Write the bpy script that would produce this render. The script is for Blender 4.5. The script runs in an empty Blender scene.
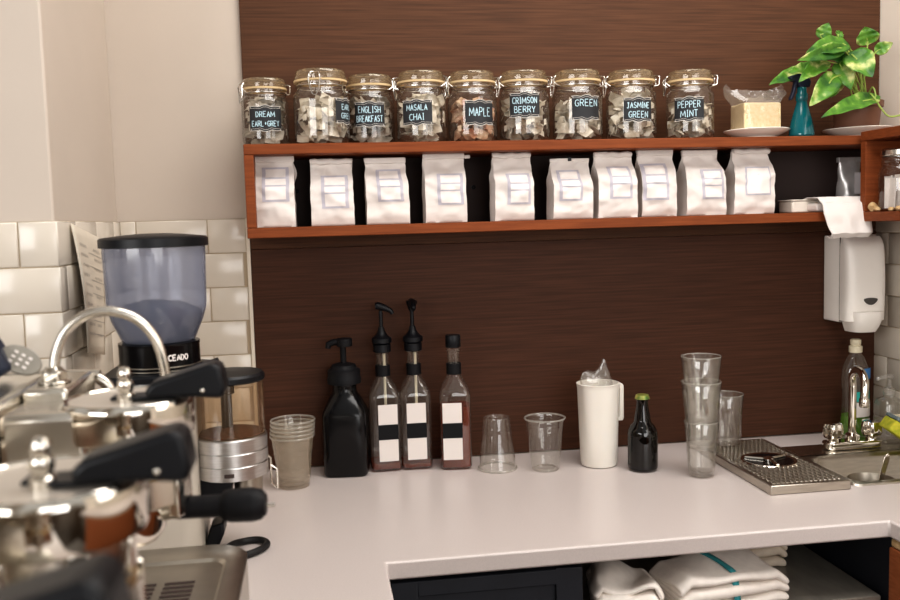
import bpy, bmesh, math, random
from mathutils import Vector, Matrix, noise
random.seed(7)
PI = math.pi
T = 0.92                      # height of the worktop above the floor; local z in helpers is above the worktop
SC = bpy.context.scene
COL = SC.collection

# ------------------------------------------------------------------ materials
def _new(name):
    m = bpy.data.materials.new(name); m.use_nodes = True
    nt = m.node_tree; nt.nodes.clear()
    return m, nt, nt.nodes.new('ShaderNodeOutputMaterial')
def lin(c):
    return tuple(((v / 255) / 12.92 if v / 255 <= .04045 else (((v / 255) + .055) / 1.055) ** 2.4) for v in c) + (1,)
def pbr(name, rgb, rough=.5, metal=0, var=0, vscale=20, stretch=(1, 1, 1), bump=0, bscale=200, spec=.5, rgb2=None, sub=0, coat=0, trans=0, bstretch=None, detail=4):
    m, nt, out = _new(name)
    b = nt.nodes.new('ShaderNodeBsdfPrincipled')
    b.inputs['Roughness'].default_value = rough; b.inputs['Metallic'].default_value = metal
    b.inputs['Specular IOR Level'].default_value = spec
    b.inputs['Coat Weight'].default_value = coat; b.inputs['Coat Roughness'].default_value = .1
    b.inputs['Transmission Weight'].default_value = trans
    if sub:
        b.inputs['Subsurface Weight'].default_value = sub; b.inputs['Subsurface Radius'].default_value = (.01, .008, .006)
    tc = nt.nodes.new('ShaderNodeTexCoord')
    c = lin(rgb)
    if var or rgb2:
        mp = nt.nodes.new('ShaderNodeMapping'); mp.inputs['Scale'].default_value = stretch
        nz = nt.nodes.new('ShaderNodeTexNoise'); nz.inputs['Scale'].default_value = vscale; nz.inputs['Detail'].default_value = detail
        cr = nt.nodes.new('ShaderNodeValToRGB')
        cr.color_ramp.elements[0].position = .33; cr.color_ramp.elements[1].position = .67
        c2 = lin(rgb2) if rgb2 else tuple(max(0, v * (1 - var)) for v in c[:3]) + (1,)
        c1 = c if rgb2 else tuple(min(1, v * (1 + var)) for v in c[:3]) + (1,)
        cr.color_ramp.elements[0].color = c2; cr.color_ramp.elements[1].color = c1
        nt.links.new(tc.outputs['Object'], mp.inputs[0]); nt.links.new(mp.outputs[0], nz.inputs['Vector'])
        nt.links.new(nz.outputs[0], cr.inputs[0]); nt.links.new(cr.outputs[0], b.inputs['Base Color'])
    else:
        b.inputs['Base Color'].default_value = c
    if bump:
        n2 = nt.nodes.new('ShaderNodeTexNoise'); n2.inputs['Scale'].default_value = bscale; n2.inputs['Detail'].default_value = 3
        mp2 = nt.nodes.new('ShaderNodeMapping'); mp2.inputs['Scale'].default_value = bstretch or stretch
        bp = nt.nodes.new('ShaderNodeBump'); bp.inputs['Strength'].default_value = bump; bp.inputs['Distance'].default_value = .002
        nt.links.new(tc.outputs['Object'], mp2.inputs[0]); nt.links.new(mp2.outputs[0], n2.inputs['Vector'])
        nt.links.new(n2.outputs[0], bp.inputs['Height']); nt.links.new(bp.outputs[0], b.inputs['Normal'])
    nt.links.new(b.outputs[0], out.inputs[0])
    return m
def glass(name, tint=(.96, .97, .96), edge=(.55, .58, .56), gloss=1.0, rough=.02, haze=0, hazecol=(200, 200, 195), blend=.35):
    """thin-walled glass / clear plastic: tinted see-through, darker and shinier towards grazing"""
    m, nt, out = _new(name)
    N = nt.nodes.new
    lw = N('ShaderNodeLayerWeight'); lw.inputs[0].default_value = blend
    mx = N('ShaderNodeMix'); mx.data_type = 'RGBA'
    mx.inputs[6].default_value = tint + (1,); mx.inputs[7].default_value = edge + (1,)
    nt.links.new(lw.outputs['Facing'], mx.inputs[0])
    tr = N('ShaderNodeBsdfTransparent'); nt.links.new(mx.outputs[2], tr.inputs[0])
    base = tr.outputs[0]
    if haze:
        di = N('ShaderNodeBsdfDiffuse'); di.inputs[0].default_value = lin(hazecol)
        tl = N('ShaderNodeBsdfTranslucent'); tl.inputs[0].default_value = lin(hazecol)
        ad = N('ShaderNodeMixShader'); ad.inputs[0].default_value = .4
        nt.links.new(di.outputs[0], ad.inputs[1]); nt.links.new(tl.outputs[0], ad.inputs[2])
        hz = N('ShaderNodeMixShader'); hz.inputs[0].default_value = haze
        nt.links.new(base, hz.inputs[1]); nt.links.new(ad.outputs[0], hz.inputs[2]); base = hz.outputs[0]
    gl = N('ShaderNodeBsdfGlossy'); gl.inputs[0].default_value = (1, 1, 1, 1); gl.inputs['Roughness'].default_value = rough
    lf = N('ShaderNodeLayerWeight'); lf.inputs[0].default_value = .5
    pw = N('ShaderNodeMath'); pw.operation = 'POWER'; pw.inputs[1].default_value = 4.5
    nt.links.new(lf.outputs['Facing'], pw.inputs[0])
    ml = N('ShaderNodeMath'); ml.operation = 'MULTIPLY_ADD'; ml.inputs[1].default_value = .55 * gloss; ml.inputs[2].default_value = .04 * gloss; ml.use_clamp = True
    nt.links.new(pw.outputs[0], ml.inputs[0])
    ms = N('ShaderNodeMixShader'); nt.links.new(ml.outputs[0], ms.inputs[0])
    nt.links.new(base, ms.inputs[1]); nt.links.new(gl.outputs[0], ms.inputs[2])
    nt.links.new(ms.outputs[0], out.inputs[0])
    return m
def wood(name, a, b, rough=.45, scale=6, stretch=(1, 12, 60), bump=.08, coat=0):
    return pbr(name, a, rough, spec=.13, rgb2=b, vscale=scale, stretch=stretch, bump=bump, bscale=scale * 6, coat=coat, detail=8)

M = {}
M['paint'] = pbr('paint', (198, 186, 174), .7, var=.03, vscale=3, bump=.05, bscale=80)
M['paint_r'] = pbr('paint_lit', (244, 233, 219), .7, var=.03, vscale=3, bump=.05, bscale=80)  # same wall paint, lightened: light on the right wall put into the colour
M['tile'] = pbr('glazed_tile', (214, 205, 192), .2, var=.02, vscale=6, coat=.15)
M['grout'] = pbr('grout', (176, 160, 138), .9)
M['panel'] = wood('dark_wood_shaded', (84, 55, 41), (68, 45, 34), .5, 5, (1.2, 1, 45), .03)  # lower sheet: shade below the shelf darkened into the wood colour
M['panel_lit'] = wood('dark_wood_lit', (94, 64, 46), (74, 51, 38), .5, 5, (1.2, 1, 45), .03)  # upper sheet: same wood, its stronger light put into the colour
M['cab'] = wood('cabinet_wood', (166, 100, 64), (146, 86, 54), .45, 8, (1.5, 6, 30), .03)
M['shelf'] = wood('red_brown_wood', (134, 74, 42), (116, 62, 35), .5, 8, (1.5, 6, 30), .04)
M['counter'] = pbr('speckled_worktop', (208, 198, 194), .3, var=.035, vscale=420, bump=.01, bscale=200)
M['steel'] = pbr('brushed_steel', (190, 183, 172), .3, 1, var=.08, vscale=30, stretch=(1, 1, 8), bump=.03, bscale=120, bstretch=(1, 1, 10))
M['steel_m'] = pbr('scuffed_steel_sheet', (150, 145, 136), .35, .35, var=.12, vscale=14, stretch=(3, 1, 1))
M['steel_d'] = pbr('dull_steel', (168, 160, 148), .38, 1, var=.12, vscale=25, stretch=(3, 1, 1))
M['chrome'] = pbr('chrome', (226, 220, 210), .07, 1, var=.02)
M['chrome_s'] = pbr('satin_chrome', (214, 208, 198), .24, 1, var=.03)
M['alu'] = pbr('brushed_aluminium', (206, 204, 202), .32, 1, var=.06, vscale=40, stretch=(1, 1, 12))
M['cover'] = pbr('satin_cover', (206, 198, 188), .45, .6, var=.03)
M['brass'] = pbr('brass', (196, 166, 118), .3, 1, var=.1)
M['black'] = pbr('black_plastic', (13, 15, 20), .4, var=.1, spec=.35)
M['black_g'] = pbr('glossy_black', (9, 9, 12), .2, var=.1, spec=.4)
M['black_m'] = pbr('matt_black', (13, 13, 17), .6, var=.1, spec=.3)
M['navy'] = pbr('dark_navy_paint', (33, 36, 44), .55, var=.1)
M['white_pl'] = pbr('white_plastic', (244, 238, 230), .35, var=.01)
M['pitcher'] = pbr('milky_plastic', (234, 229, 220), .3, var=.01, sub=.15)
M['paper'] = pbr('white_paper', (224, 216, 210), .75, var=.02, vscale=15, bump=.06, bscale=60)
M['sheet'] = pbr('paper_sheet', (214, 204, 188), .8, var=.03, vscale=12)
M['ink'] = pbr('lilac_grey_print', (190, 185, 194), .8, var=.03, vscale=120)
M['ink2'] = pbr('pencil_ink', (158, 151, 144), .8)
M['lab_white'] = pbr('label_white', (230, 222, 217), .7, var=.01)
M['lab_grey'] = pbr('label_grey', (214, 206, 206), .75, var=.01)
M['chalkb'] = pbr('chalkboard', (34, 36, 40), .6, var=.15, vscale=60)
M['chalk'] = pbr('chalk', (186, 214, 224), .8, var=.1, vscale=300)
M['chalkw'] = pbr('chalk_line', (196, 190, 182), .8)
M['rubber'] = pbr('seal_rubber', (214, 188, 146), .6, var=.05)
M['wire'] = pbr('wire', (206, 202, 196), .2, 1)
M['china'] = pbr('white_china', (232, 226, 216), .2, var=.01, coat=.3)
M['pot'] = pbr('brown_pot', (116, 80, 62), .5, var=.06)
M['soil'] = pbr('soil', (46, 32, 24), .95, var=.3, vscale=120, bump=.5)
M['stem'] = pbr('stem_green', (150, 172, 84), .5, var=.1)
M['teal'] = glass('teal_plastic', (.04, .5, .55), (.0, .14, .16), 1.4, .06, .55, (20, 150, 160))
M['navy_pl'] = pbr('dark_blue_plastic', (24, 32, 52), .4)
M['loaf'] = pbr('cream_sponge_cake', (232, 212, 172), .85, rgb2=(220, 196, 150), vscale=140, bump=.5, bscale=160)
M['film'] = glass('clear_film', (.96, .95, .93), (.8, .78, .75), 1.3, .12, .2, (224, 220, 214), blend=.2)
M['foil'] = pbr('silver_foil', (226, 224, 222), .38, .55, var=.15, vscale=30, bump=.4, bscale=40)
M['glass'] = glass('jar_glass', (.985, .985, .975), (.3, .3, .27), 1.6, .03, .03, (220, 214, 200), blend=.17)
M['lid_glass'] = glass('lid_glass', (.96, .93, .86), (.5, .46, .38), 1.7, .05, .16, (224, 204, 166), blend=.2)
M['clear'] = glass('drinking_glass', (.985, .985, .975), (.72, .71, .68), 1.9, .03, .05, (226, 222, 214), blend=.15)
M['glass_rim'] = glass('glass_rim', (.9, .9, .88), (.8, .8, .78), 1.5, .05, .3, (230, 226, 218), blend=.2)
M['cup'] = glass('clear_cup_plastic', (.97, .97, .955), (.74, .73, .7), 1.8, .06, .06, (222, 216, 206), blend=.15)
M['cupst'] = glass('nested_cup_plastic', (.96, .95, .93), (.88, .85, .81), 1.2, .08, .13, (220, 210, 194), blend=.15)
M['bottle'] = glass('clear_bottle', (.97, .965, .95), (.6, .58, .55), 1.9, .05, .07, (206, 198, 188), blend=.2)
M['amber_liq'] = glass('amber_syrup', (.62, .2, .07), (.34, .09, .03), .3, .05, .35, (186, 78, 30))
M['brown_gl'] = glass('brown_glass', (.16, .06, .025), (.03, .012, .008), 1.4, .03)
M['beer'] = pbr('dark_beer', (14, 10, 10), .3)
M['hopper'] = glass('blue_tinted_hopper', (.8, .83, .9), (.5, .54, .64), 1.3, .08, .42, (176, 182, 202))
M['doser'] = glass('amber_tinted_doser', (.92, .84, .73), (.6, .46, .34), 1.3, .06, .16, (190, 160, 128))
M['beans'] = pbr('coffee_beans', (62, 66, 84), .5, rgb2=(40, 42, 56), vscale=60, bump=.6, bscale=90)
M['grounds'] = pbr('ground_coffee', (98, 60, 42), .9, rgb2=(66, 40, 28), vscale=120, bump=.5)
M['grey_body'] = pbr('grey_enamel', (192, 184, 172), .4, var=.03)
M['slot'] = pbr('dark_slot', (62, 48, 44), .7)
M['teabag'] = pbr('tea_sachets', (236, 228, 214), .8, rgb2=(186, 170, 146), vscale=45)
M['teabag_r'] = pbr('rust_tea_sachets', (226, 200, 170), .8, rgb2=(170, 98, 60), vscale=45)
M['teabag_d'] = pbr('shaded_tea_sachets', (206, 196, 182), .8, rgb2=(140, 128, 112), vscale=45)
M['towel'] = pbr('white_terry', (244, 236, 228), .95, var=.04, vscale=60, bump=.5, bscale=500)
M['towel2'] = pbr('cream_terry', (222, 208, 190), .95, var=.04, vscale=60, bump=.5, bscale=500)
M['stripe'] = pbr('teal_stripe', (60, 150, 156), .95, var=.05)
M['green_liq'] = glass('green_soap', (.7, .92, .3), (.4, .7, .15), .5, .05, .45, (150, 214, 70))
M['teal_lab'] = pbr('teal_label', (40, 170, 160), .5)
M['blue_lab'] = pbr('blue_label', (70, 130, 190), .5)
M['cream_pl'] = pbr('cream_plastic', (226, 216, 190), .4)
M['sp_y'] = pbr('yellow_sponge', (214, 204, 70), .9, rgb2=(170, 178, 50), vscale=90, bump=.6, bscale=200)
M['sp_g'] = pbr('grey_scourer', (134, 146, 146), .95, rgb2=(108, 120, 122), vscale=160, bump=.6, bscale=300)
M['cap_g'] = pbr('green_gold_cap', (196, 182, 96), .35, .4, rgb2=(84, 120, 60), vscale=70)
M['cork'] = pbr('pale_wood_chip', (216, 188, 144), .85, rgb2=(186, 152, 108), vscale=60)
M['white_strip'] = pbr('white_edge_strip', (222, 212, 196), .5)
M['lever'] = M['black']
M['cable'] = pbr('black_rubber', (20, 19, 20), .55)
M['rust'] = pbr('red_brown_residue', (120, 52, 36), .8)
M['floor'] = pbr('grey_floor', (92, 86, 80), .6, var=.1, vscale=5)
M['cardbd'] = pbr('white_card', (226, 218, 206), .7, var=.02)
M['ind'] = pbr('smoked_window', (78, 74, 70), .25)

def leafmat():
    m, nt, out = _new('variegated_leaf')
    N = nt.nodes.new
    b = N('ShaderNodeBsdfPrincipled'); b.inputs['Roughness'].default_value = .38
    tc = N('ShaderNodeTexCoord'); nz = N('ShaderNodeTexNoise'); nz.inputs['Scale'].default_value = 26; nz.inputs['Detail'].default_value = 5
    cr = N('ShaderNodeValToRGB')
    e = cr.color_ramp.elements
    e[0].position = .36; e[0].color = lin((46, 98, 34)); e[1].position = .68; e[1].color = lin((222, 222, 150))
    x = e.new(.55); x.color = lin((100, 152, 50))
    nt.links.new(tc.outputs['Object'], nz.inputs['Vector']); nt.links.new(nz.outputs[0], cr.inputs[0])
    nt.links.new(cr.outputs[0], b.inputs['Base Color'])
    tl = N('ShaderNodeBsdfTranslucent'); nt.links.new(cr.outputs[0], tl.inputs[0])
    mx = N('ShaderNodeMixShader'); mx.inputs[0].default_value = .25
    nt.links.new(b.outputs[0], mx.inputs[1]); nt.links.new(tl.outputs[0], mx.inputs[2]); nt.links.new(mx.outputs[0], out.inputs[0])
    return m
M['leaf'] = leafmat()

# ------------------------------------------------------------------ mesh helpers (z is above the worktop unless inside a thing)
def NB(): return bmesh.new()
def box(bm, x0, x1, y0, y1, z0, z1, mat=None):
    vs = [bm.verts.new((x, y, z)) for x in (x0, x1) for y in (y0, y1) for z in (z0, z1)]
    for f in ((0, 1, 3, 2), (4, 6, 7, 5), (0, 4, 5, 1), (2, 3, 7, 6), (0, 2, 6, 4), (1, 5, 7, 3)):
        bm.faces.new([vs[i] for i in f])
    if mat:
        for v in vs: v.co = mat @ v.co
    return vs
def ring(bm, c, pts): return [bm.verts.new((c[0] + p[0], c[1] + p[1], c[2] + p[2])) for p in pts]
def bridge(bm, a, b):
    n = len(a)
    for i in range(n):
        try: bm.faces.new((a[i], a[(i + 1) % n], b[(i + 1) % n], b[i]))
        except ValueError: pass
def lathe(bm, prof, c=(0, 0, 0), seg=40, cap0=False, cap1=False, a0=0, sx=1, sy=1):
    """prof: (r, z) or (r, z, n) with n the superellipse exponent (2 = round)"""
    prev = None; first = None
    for p in prof:
        r, z = p[0], p[1]; n = p[2] if len(p) > 2 else 2
        pts = []
        for i in range(seg):
            a = a0 + 2 * PI * i / seg; ca, sa = math.cos(a), math.sin(a)
            k = 1 if n == 2 else 1 / (abs(ca) ** n + abs(sa) ** n) ** (1 / n)
            pts.append((r * k * ca * sx, r * k * sa * sy, z))
        rg = ring(bm, c, pts)
        if prev: bridge(bm, prev, rg)
        else: first = rg
        prev = rg
    if cap0: bm.faces.new(list(reversed(first)))
    if cap1: bm.faces.new(prev)
def tube(bm, pts, r, seg=8, caps=True):
    pts = [Vector(p) for p in pts]
    n = len(pts); prev = None; up = None
    for i, p in enumerate(pts):
        t = (pts[min(i + 1, n - 1)] - pts[max(i - 1, 0)]).normalized()
        if up is None:
            up = Vector((0, 0, 1)) if abs(t.z) < .9 else Vector((1, 0, 0))
        up = (up - t * up.dot(t)).normalized(); sd = t.cross(up)
        rr = r[i] if isinstance(r, (list, tuple)) else r
        rg = [bm.verts.new(p + (up * math.cos(2 * PI * k / seg) + sd * math.sin(2 * PI * k / seg)) * rr) for k in range(seg)]
        if prev: bridge(bm, prev, rg)
        elif caps: bm.faces.new(list(reversed(rg)))
        prev = rg
    if caps: bm.faces.new(prev)
def smooth_path(pts, k=6):
    pts = [Vector(p) for p in pts]; out = []
    for i in range(len(pts) - 1):
        p0 = pts[max(i - 1, 0)]; p1 = pts[i]; p2 = pts[i + 1]; p3 = pts[min(i + 2, len(pts) - 1)]
        for j in range(k):
            t = j / k
            out.append(.5 * ((2 * p1) + (p2 - p0) * t + (2 * p0 - 5 * p1 + 4 * p2 - p3) * t * t + (3 * p1 - p0 - 3 * p2 + p3) * t ** 3))
    out.append(pts[-1]); return out
def prism(bm, poly, a, b, axis='y'):
    def P(u, v, w): return {'y': (u, w, v), 'x': (w, u, v), 'z': (u, v, w)}[axis]
    A = [bm.verts.new(P(u, v, a)) for u, v in poly]; B = [bm.verts.new(P(u, v, b)) for u, v in poly]
    bm.faces.new(A); bm.faces.new(list(reversed(B))); bridge(bm, A, B)
def ball(bm, c, r, sx=1, sy=1, sz=1, seg=16, rings=10):
    prof = [(max(r * math.sin(PI * i / rings), 1e-5), -r * math.cos(PI * i / rings) * sz) for i in range(rings + 1)]
    lathe(bm, prof, c, seg, sx=sx, sy=sy)
def cells(bm, xs, ys, keep, z0, z1):
    V = {}
    def v(i, j, k):
        if (i, j, k) not in V: V[(i, j, k)] = bm.verts.new((xs[i], ys[j], (z0, z1)[k]))
        return V[(i, j, k)]
    nx, ny = len(xs) - 1, len(ys) - 1
    K = lambda i, j: 0 <= i < nx and 0 <= j < ny and keep((xs[i] + xs[i + 1]) / 2, (ys[j] + ys[j + 1]) / 2)
    for i in range(nx):
        for j in range(ny):
            if not K(i, j): continue
            bm.faces.new((v(i, j, 1), v(i + 1, j, 1), v(i + 1, j + 1, 1), v(i, j + 1, 1)))
            bm.faces.new((v(i, j, 0), v(i, j + 1, 0), v(i + 1, j + 1, 0), v(i + 1, j, 0)))
            if not K(i - 1, j): bm.faces.new((v(i, j, 0), v(i, j, 1), v(i, j + 1, 1), v(i, j + 1, 0)))
            if not K(i + 1, j): bm.faces.new((v(i + 1, j, 0), v(i + 1, j + 1, 0), v(i + 1, j + 1, 1), v(i + 1, j, 1)))
            if not K(i, j - 1): bm.faces.new((v(i, j, 0), v(i + 1, j, 0), v(i + 1, j, 1), v(i, j, 1)))
            if not K(i, j + 1): bm.faces.new((v(i, j + 1, 0), v(i, j + 1, 1), v(i + 1, j + 1, 1), v(i + 1, j + 1, 0)))
def grid(bm, nu, nv, f, closed_u=False):
    P = [[bm.verts.new(f(i / nu, j / nv)) for j in range(nv + 1)] for i in range(nu + (0 if closed_u else 1))]
    m = len(P)
    for i in range(nu):
        for j in range(nv):
            bm.faces.new((P[i][j], P[(i + 1) % m][j], P[(i + 1) % m][j + 1], P[i][j + 1]))
    return P

def obj(name, bm, mat, parent=None, bevel=0, angle=38, solid=0, subsurf=0, seg=2):
    bmesh.ops.remove_doubles(bm, verts=bm.verts, dist=1e-6)
    bmesh.ops.recalc_face_normals(bm, faces=bm.faces)
    me = bpy.data.meshes.new(name); bm.to_mesh(me); bm.free()
    me.shade_smooth(); me.set_sharp_from_angle(angle=math.radians(angle))
    me.materials.append(M[mat] if isinstance(mat, str) else mat)
    o = bpy.data.objects.new(name, me); COL.objects.link(o)
    if parent: o.parent = parent
    else: o.location = (0, 0, T)
    if solid:
        s = o.modifiers.new('thickness', 'SOLIDIFY'); s.thickness = solid; s.offset = 0
    if bevel:
        b = o.modifiers.new('bevel', 'BEVEL'); b.width = bevel; b.segments = seg; b.limit_method = 'ANGLE'; b.angle_limit = math.radians(40)
        b.harden_normals = False
    if subsurf:
        s = o.modifiers.new('subdiv', 'SUBSURF'); s.levels = subsurf; s.render_levels = subsurf
    return o
def tag(o, label, cat, group=None, kind=None):
    o['label'] = label; o['category'] = cat
    if group: o['group'] = group
    if kind: o['kind'] = kind
    return o
def thing(name, label, cat, loc=(0, 0, 0), rz=0, group=None):
    o = bpy.data.objects.new(name, None); COL.objects.link(o)
    o.empty_display_size = .02
    o.location = (loc[0], loc[1], loc[2] + T); o.rotation_euler = (0, 0, rz)
    return tag(o, label, cat, group)
def struct(name, bm, mat, **k):
    o = obj(name, bm, mat, **k); o['kind'] = 'structure'; return o
def copy_tree(o, parent=None):
    c = o.copy(); COL.objects.link(c)
    if parent: c.parent = parent
    for ch in list(o.children): copy_tree(ch, c)
    return c
def nz(x, y, z, s=1): return noise.noise(Vector((x * s, y * s, z * s)))

# ------------------------------------------------------------------ setting
RX = 1.376                                     # right wall
PX, PYF = -.42, -.48                           # pier: right side and front face
bm = NB(); box(bm, -1.6, RX + .1, .012, .12, -T, 1.75); struct('wall_back', bm, 'paint')
bm = NB(); box(bm, -1.6, PX - .006, PYF + .006, .012, -T, 1.75); struct('wall_left', bm, 'paint', bevel=.004)
bm = NB(); box(bm, RX + .006, RX + .1, -2.6, .012, -T, 1.75); struct('wall_right', bm, 'paint_r')
bm = NB(); box(bm, -1.6, RX + .1, -3.2, .12, -T - .05, -T); struct('floor', bm, 'floor')

TH, TW, GR = .0763, .1525, .0022
def tiles(name, mapf, u0, u1, ztop, rows, phase, alt):
    bm = NB()
    for r in range(rows):
        z1 = ztop - r * TH - GR / 2; z0 = z1 - TH + GR
        ph = phase + (TW / 2 if (r % 2) == alt else 0)
        k = math.floor((u0 - ph) / TW)
        while ph + k * TW < u1:
            a = max(u0, ph + k * TW + GR / 2); b = min(u1, ph + (k + 1) * TW - GR / 2); k += 1
            if b - a < .006: continue
            e = .0025
            outer = [(a, z0), (b, z0), (b, z1), (a, z1)]; inner = [(a + e, z0 + e), (b - e, z0 + e), (b - e, z1 - e), (a + e, z1 - e)]
            B = [bm.verts.new(mapf(u, z, 0)) for u, z in outer]; I = [bm.verts.new(mapf(u, z, .0035)) for u, z in outer]
            F = [bm.verts.new(mapf(u, z, .005)) for u, z in inner]
            bridge(bm, B, I); bridge(bm, I, F); bm.faces.new(F)
    g = NB()
    zb = ztop - rows * TH
    g.faces.new([g.verts.new(mapf(u, z, .0025)) for u, z in ((u0, zb), (u1, zb), (u1, ztop), (u0, ztop))])
    return bm, g
tn = 1
for mapf, u0, u1, rows, ph, alt in (
        (lambda u, z, d: (u, .011 - d, z), PX, -.152, 8, -.235, 1),
        (lambda u, z, d: (u, PYF + .005 - d, z), -1.1, PX - .001, 8, -.483, 1),
        (lambda u, z, d: (PX - .005 + d, u, z), PYF + .001, .011, 8, -.36, 1),
        (lambda u, z, d: (RX + .005 - d, u, z), -2.2, .011, 8, -.05, 0)):
    b_, g_ = tiles('t', mapf, u0, u1, .573, rows, ph, alt)
    o = struct('trim_%d' % tn, b_, 'tile', angle=60); tn += 1
    o = struct('trim_%d' % tn, g_, 'grout'); tn += 1
bm = NB(); box(bm, -.1426, RX + .004, 0, .011, .5034, 1.75); struct('trim_%d' % tn, bm, 'panel_lit', bevel=.001); tn += 1
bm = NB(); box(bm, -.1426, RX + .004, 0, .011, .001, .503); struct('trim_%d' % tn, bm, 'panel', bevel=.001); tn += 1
bm = NB(); box(bm, -.1515, -.1432, .001, .011, .001, .573); struct('trim_%d' % tn, bm, 'white_strip', bevel=.001); tn += 1

# ------------------------------------------------------------------ worktop and what is below it
SX0, SX1, SY0, SY1 = 1.062, 1.352, -.412, -.212          # sink opening
xs = [-1.1, PX, .094, .995, SX0, SX1, RX]; ys = [-2.55, -.62, PYF, SY0, SY1, -.0005]
def keep(x, y):
    if SX0 < x < SX1 and SY0 < y < SY1: return False
    if .094 < x < .995 and y < -.62: return False
    if x < PX and y > PYF: return False
    return True
bm = NB(); cells(bm, xs, ys, keep, -.032, 0)
tag(obj('countertop', bm, 'counter', bevel=.004, seg=3), 'pale speckled stone worktop running along the wall and round both corners', 'countertop')

cb = thing('base_cabinet', 'dark navy cabinet with framed panel door under the worktop, left of the folded towels', 'cabinet', (.27, -.3, -T))
bm = NB(); box(bm, -.172, .167, -.28, .28, 0, T - .0335); obj('carcass', bm, 'navy', cb, bevel=.002)
bm = NB()
def dframe(bm, x0, x1, z0, z1, y0, y1, w):
    box(bm, x0, x0 + w, y0, y1, z0, z1); box(bm, x1 - w, x1, y0, y1, z0, z1)
    box(bm, x0 + w, x1 - w, y0, y1, z1 - w * .62, z1); box(bm, x0 + w, x1 - w, y0, y1, z0, z0 + w)
dframe(bm, -.168, .163, .1, T - .045, -.3, -.281, .045)
box(bm, -.124, .119, -.292, -.2815, .144, T - .072)
obj('door', bm, 'navy', cb, bevel=.002)
un = thing('steel_cabinet', 'low stainless steel unit with bare flat top carrying the folded towels', 'steel unit', (.725, -.31, -T))
bm = NB(); box(bm, -.265, .265, -.275, .27, .06, T - .17); obj('body', bm, 'steel_d', un, bevel=.003)
bm = NB(); box(bm, -.28, .268, -.292, .28, T - .168, T - .146); obj('top', bm, 'steel_m', un, bevel=.003)
for sx in (-1, 1):
    for sy in (-1, 1):
        bm = NB(); lathe(bm, [(.018, 0), (.018, .008), (.012, .012), (.012, .062)], (sx * .23, sy * .235, 0), 16, True); obj('foot', bm, 'black', un)
sc_ = thing('side_cabinet', 'red-brown wooden cabinet end under the right-hand return of the worktop', 'cabinet', (1.18, -1.475, -T))
bm = NB(); box(bm, -.183, .194, -.86, .86, 0, T - .05); obj('carcass', bm, 'cab', sc_, bevel=.003)
bm = NB(); box(bm, -.175, -.158, .862, 1.46, 0, T - .034); obj('side_panel', bm, 'navy', sc_, bevel=.002)['label'] = 'dark navy side panel closing the open bay'
bm = NB(); box(bm, -.181, .194, -.858, .858, T - .0495, T - .0335); obj('top_rail', bm, 'cork', sc_, bevel=.004)
def towel(name, label, cx, cy, z, L, W, layers, mat, stripe=None, rz=0, seed=0, th=.011, rum=.010):
    t = thing(name, label, 'towel', (cx, cy, z), rz, 'folded towels on the steel unit')
    bm = NB(); n = layers
    # serpentine cross-section swept along x: a towel folded back and forth
    path = []
    for k in range(n):
        zc = th * (k + .5); rev = k % 2
        w0, w1 = -W / 2 + .004 * nz(k, seed, 1), W / 2 - .004 * nz(k, seed, 2)
        seq = [w1 + (w0 - w1) * i / 8 for i in range(9)]
        if rev: seq.reverse()
        path += [(y, zc) for y in seq]
        if k < n - 1:
            ye = seq[-1]; s = -1 if not rev else 1
            path += [(ye + s * th * .45, zc + th * .3), (ye + s * th * .45, zc + th * .7)]
    m = len(path) - 1
    def f(u, v):
        i = min(int(v * m + 1e-6), m); y, zz = path[i]
        x = (u - .5) * L * (1 + .03 * nz(v * 9, seed, 3)) 
        w = rum * nz(x * (11 + (rum - .01) * 900) + seed, y * 12, zz * 30) * (.3 + zz / (n * th))
        end = abs(u - .5) * 2
        sag = -.35 * (zz) * max(0, end - .8) / .2
        return (x + (rum - .01) * .8 * nz(x * 20, y * 22, zz * 40 + seed), y + (.012 + (rum - .01)) * nz(x * 7, seed, zz * 8), max(.002, zz + w + sag))
    grid(bm, 40, m, f)
    body = obj('cloth', bm, mat, t, solid=th * .82, subsurf=1, angle=80)
    if stripe:
        bm = NB()
        ztop = n * th
        def g(u, v):
            x = stripe + (u - .5) * .012 + .012 * math.sin(v * 3 + 1); y = (-.5 + v * 1.0) * W * 1.04
            w = .010 * nz(x * 11 + seed, y * 12, (ztop - th / 2) * 30)
            zz = ztop + w + .0015
            if v < .2: zz -= ((.2 - v) / .2) ** 2 * ztop * .9; y -= th * .45
            return (x, y, zz)
        grid(bm, 2, 24, g)
        obj('stripe', bm, 'stripe', t, solid=.002, angle=80)['label'] = 'teal woven stripe'
    return t
towel('folded_towel', 'white folded bar towel with a teal stripe on top of the steel unit', .705, -.545, -.1455, .215, .115, 6, 'towel', -.01, .12, 1)
towel('folded_towel', 'cream folded towel lying behind the teal-striped one, without any stripe', .812, -.4, -.1455, .16, .1, 6, 'towel2', None, .12, 5)
towel('folded_towel', 'white rumpled towel at the left end of the steel unit, under the counter edge', .526, -.54, -.1455, .115, .125, 5, 'towel', None, -.2, 9, .012, .02)

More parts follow.
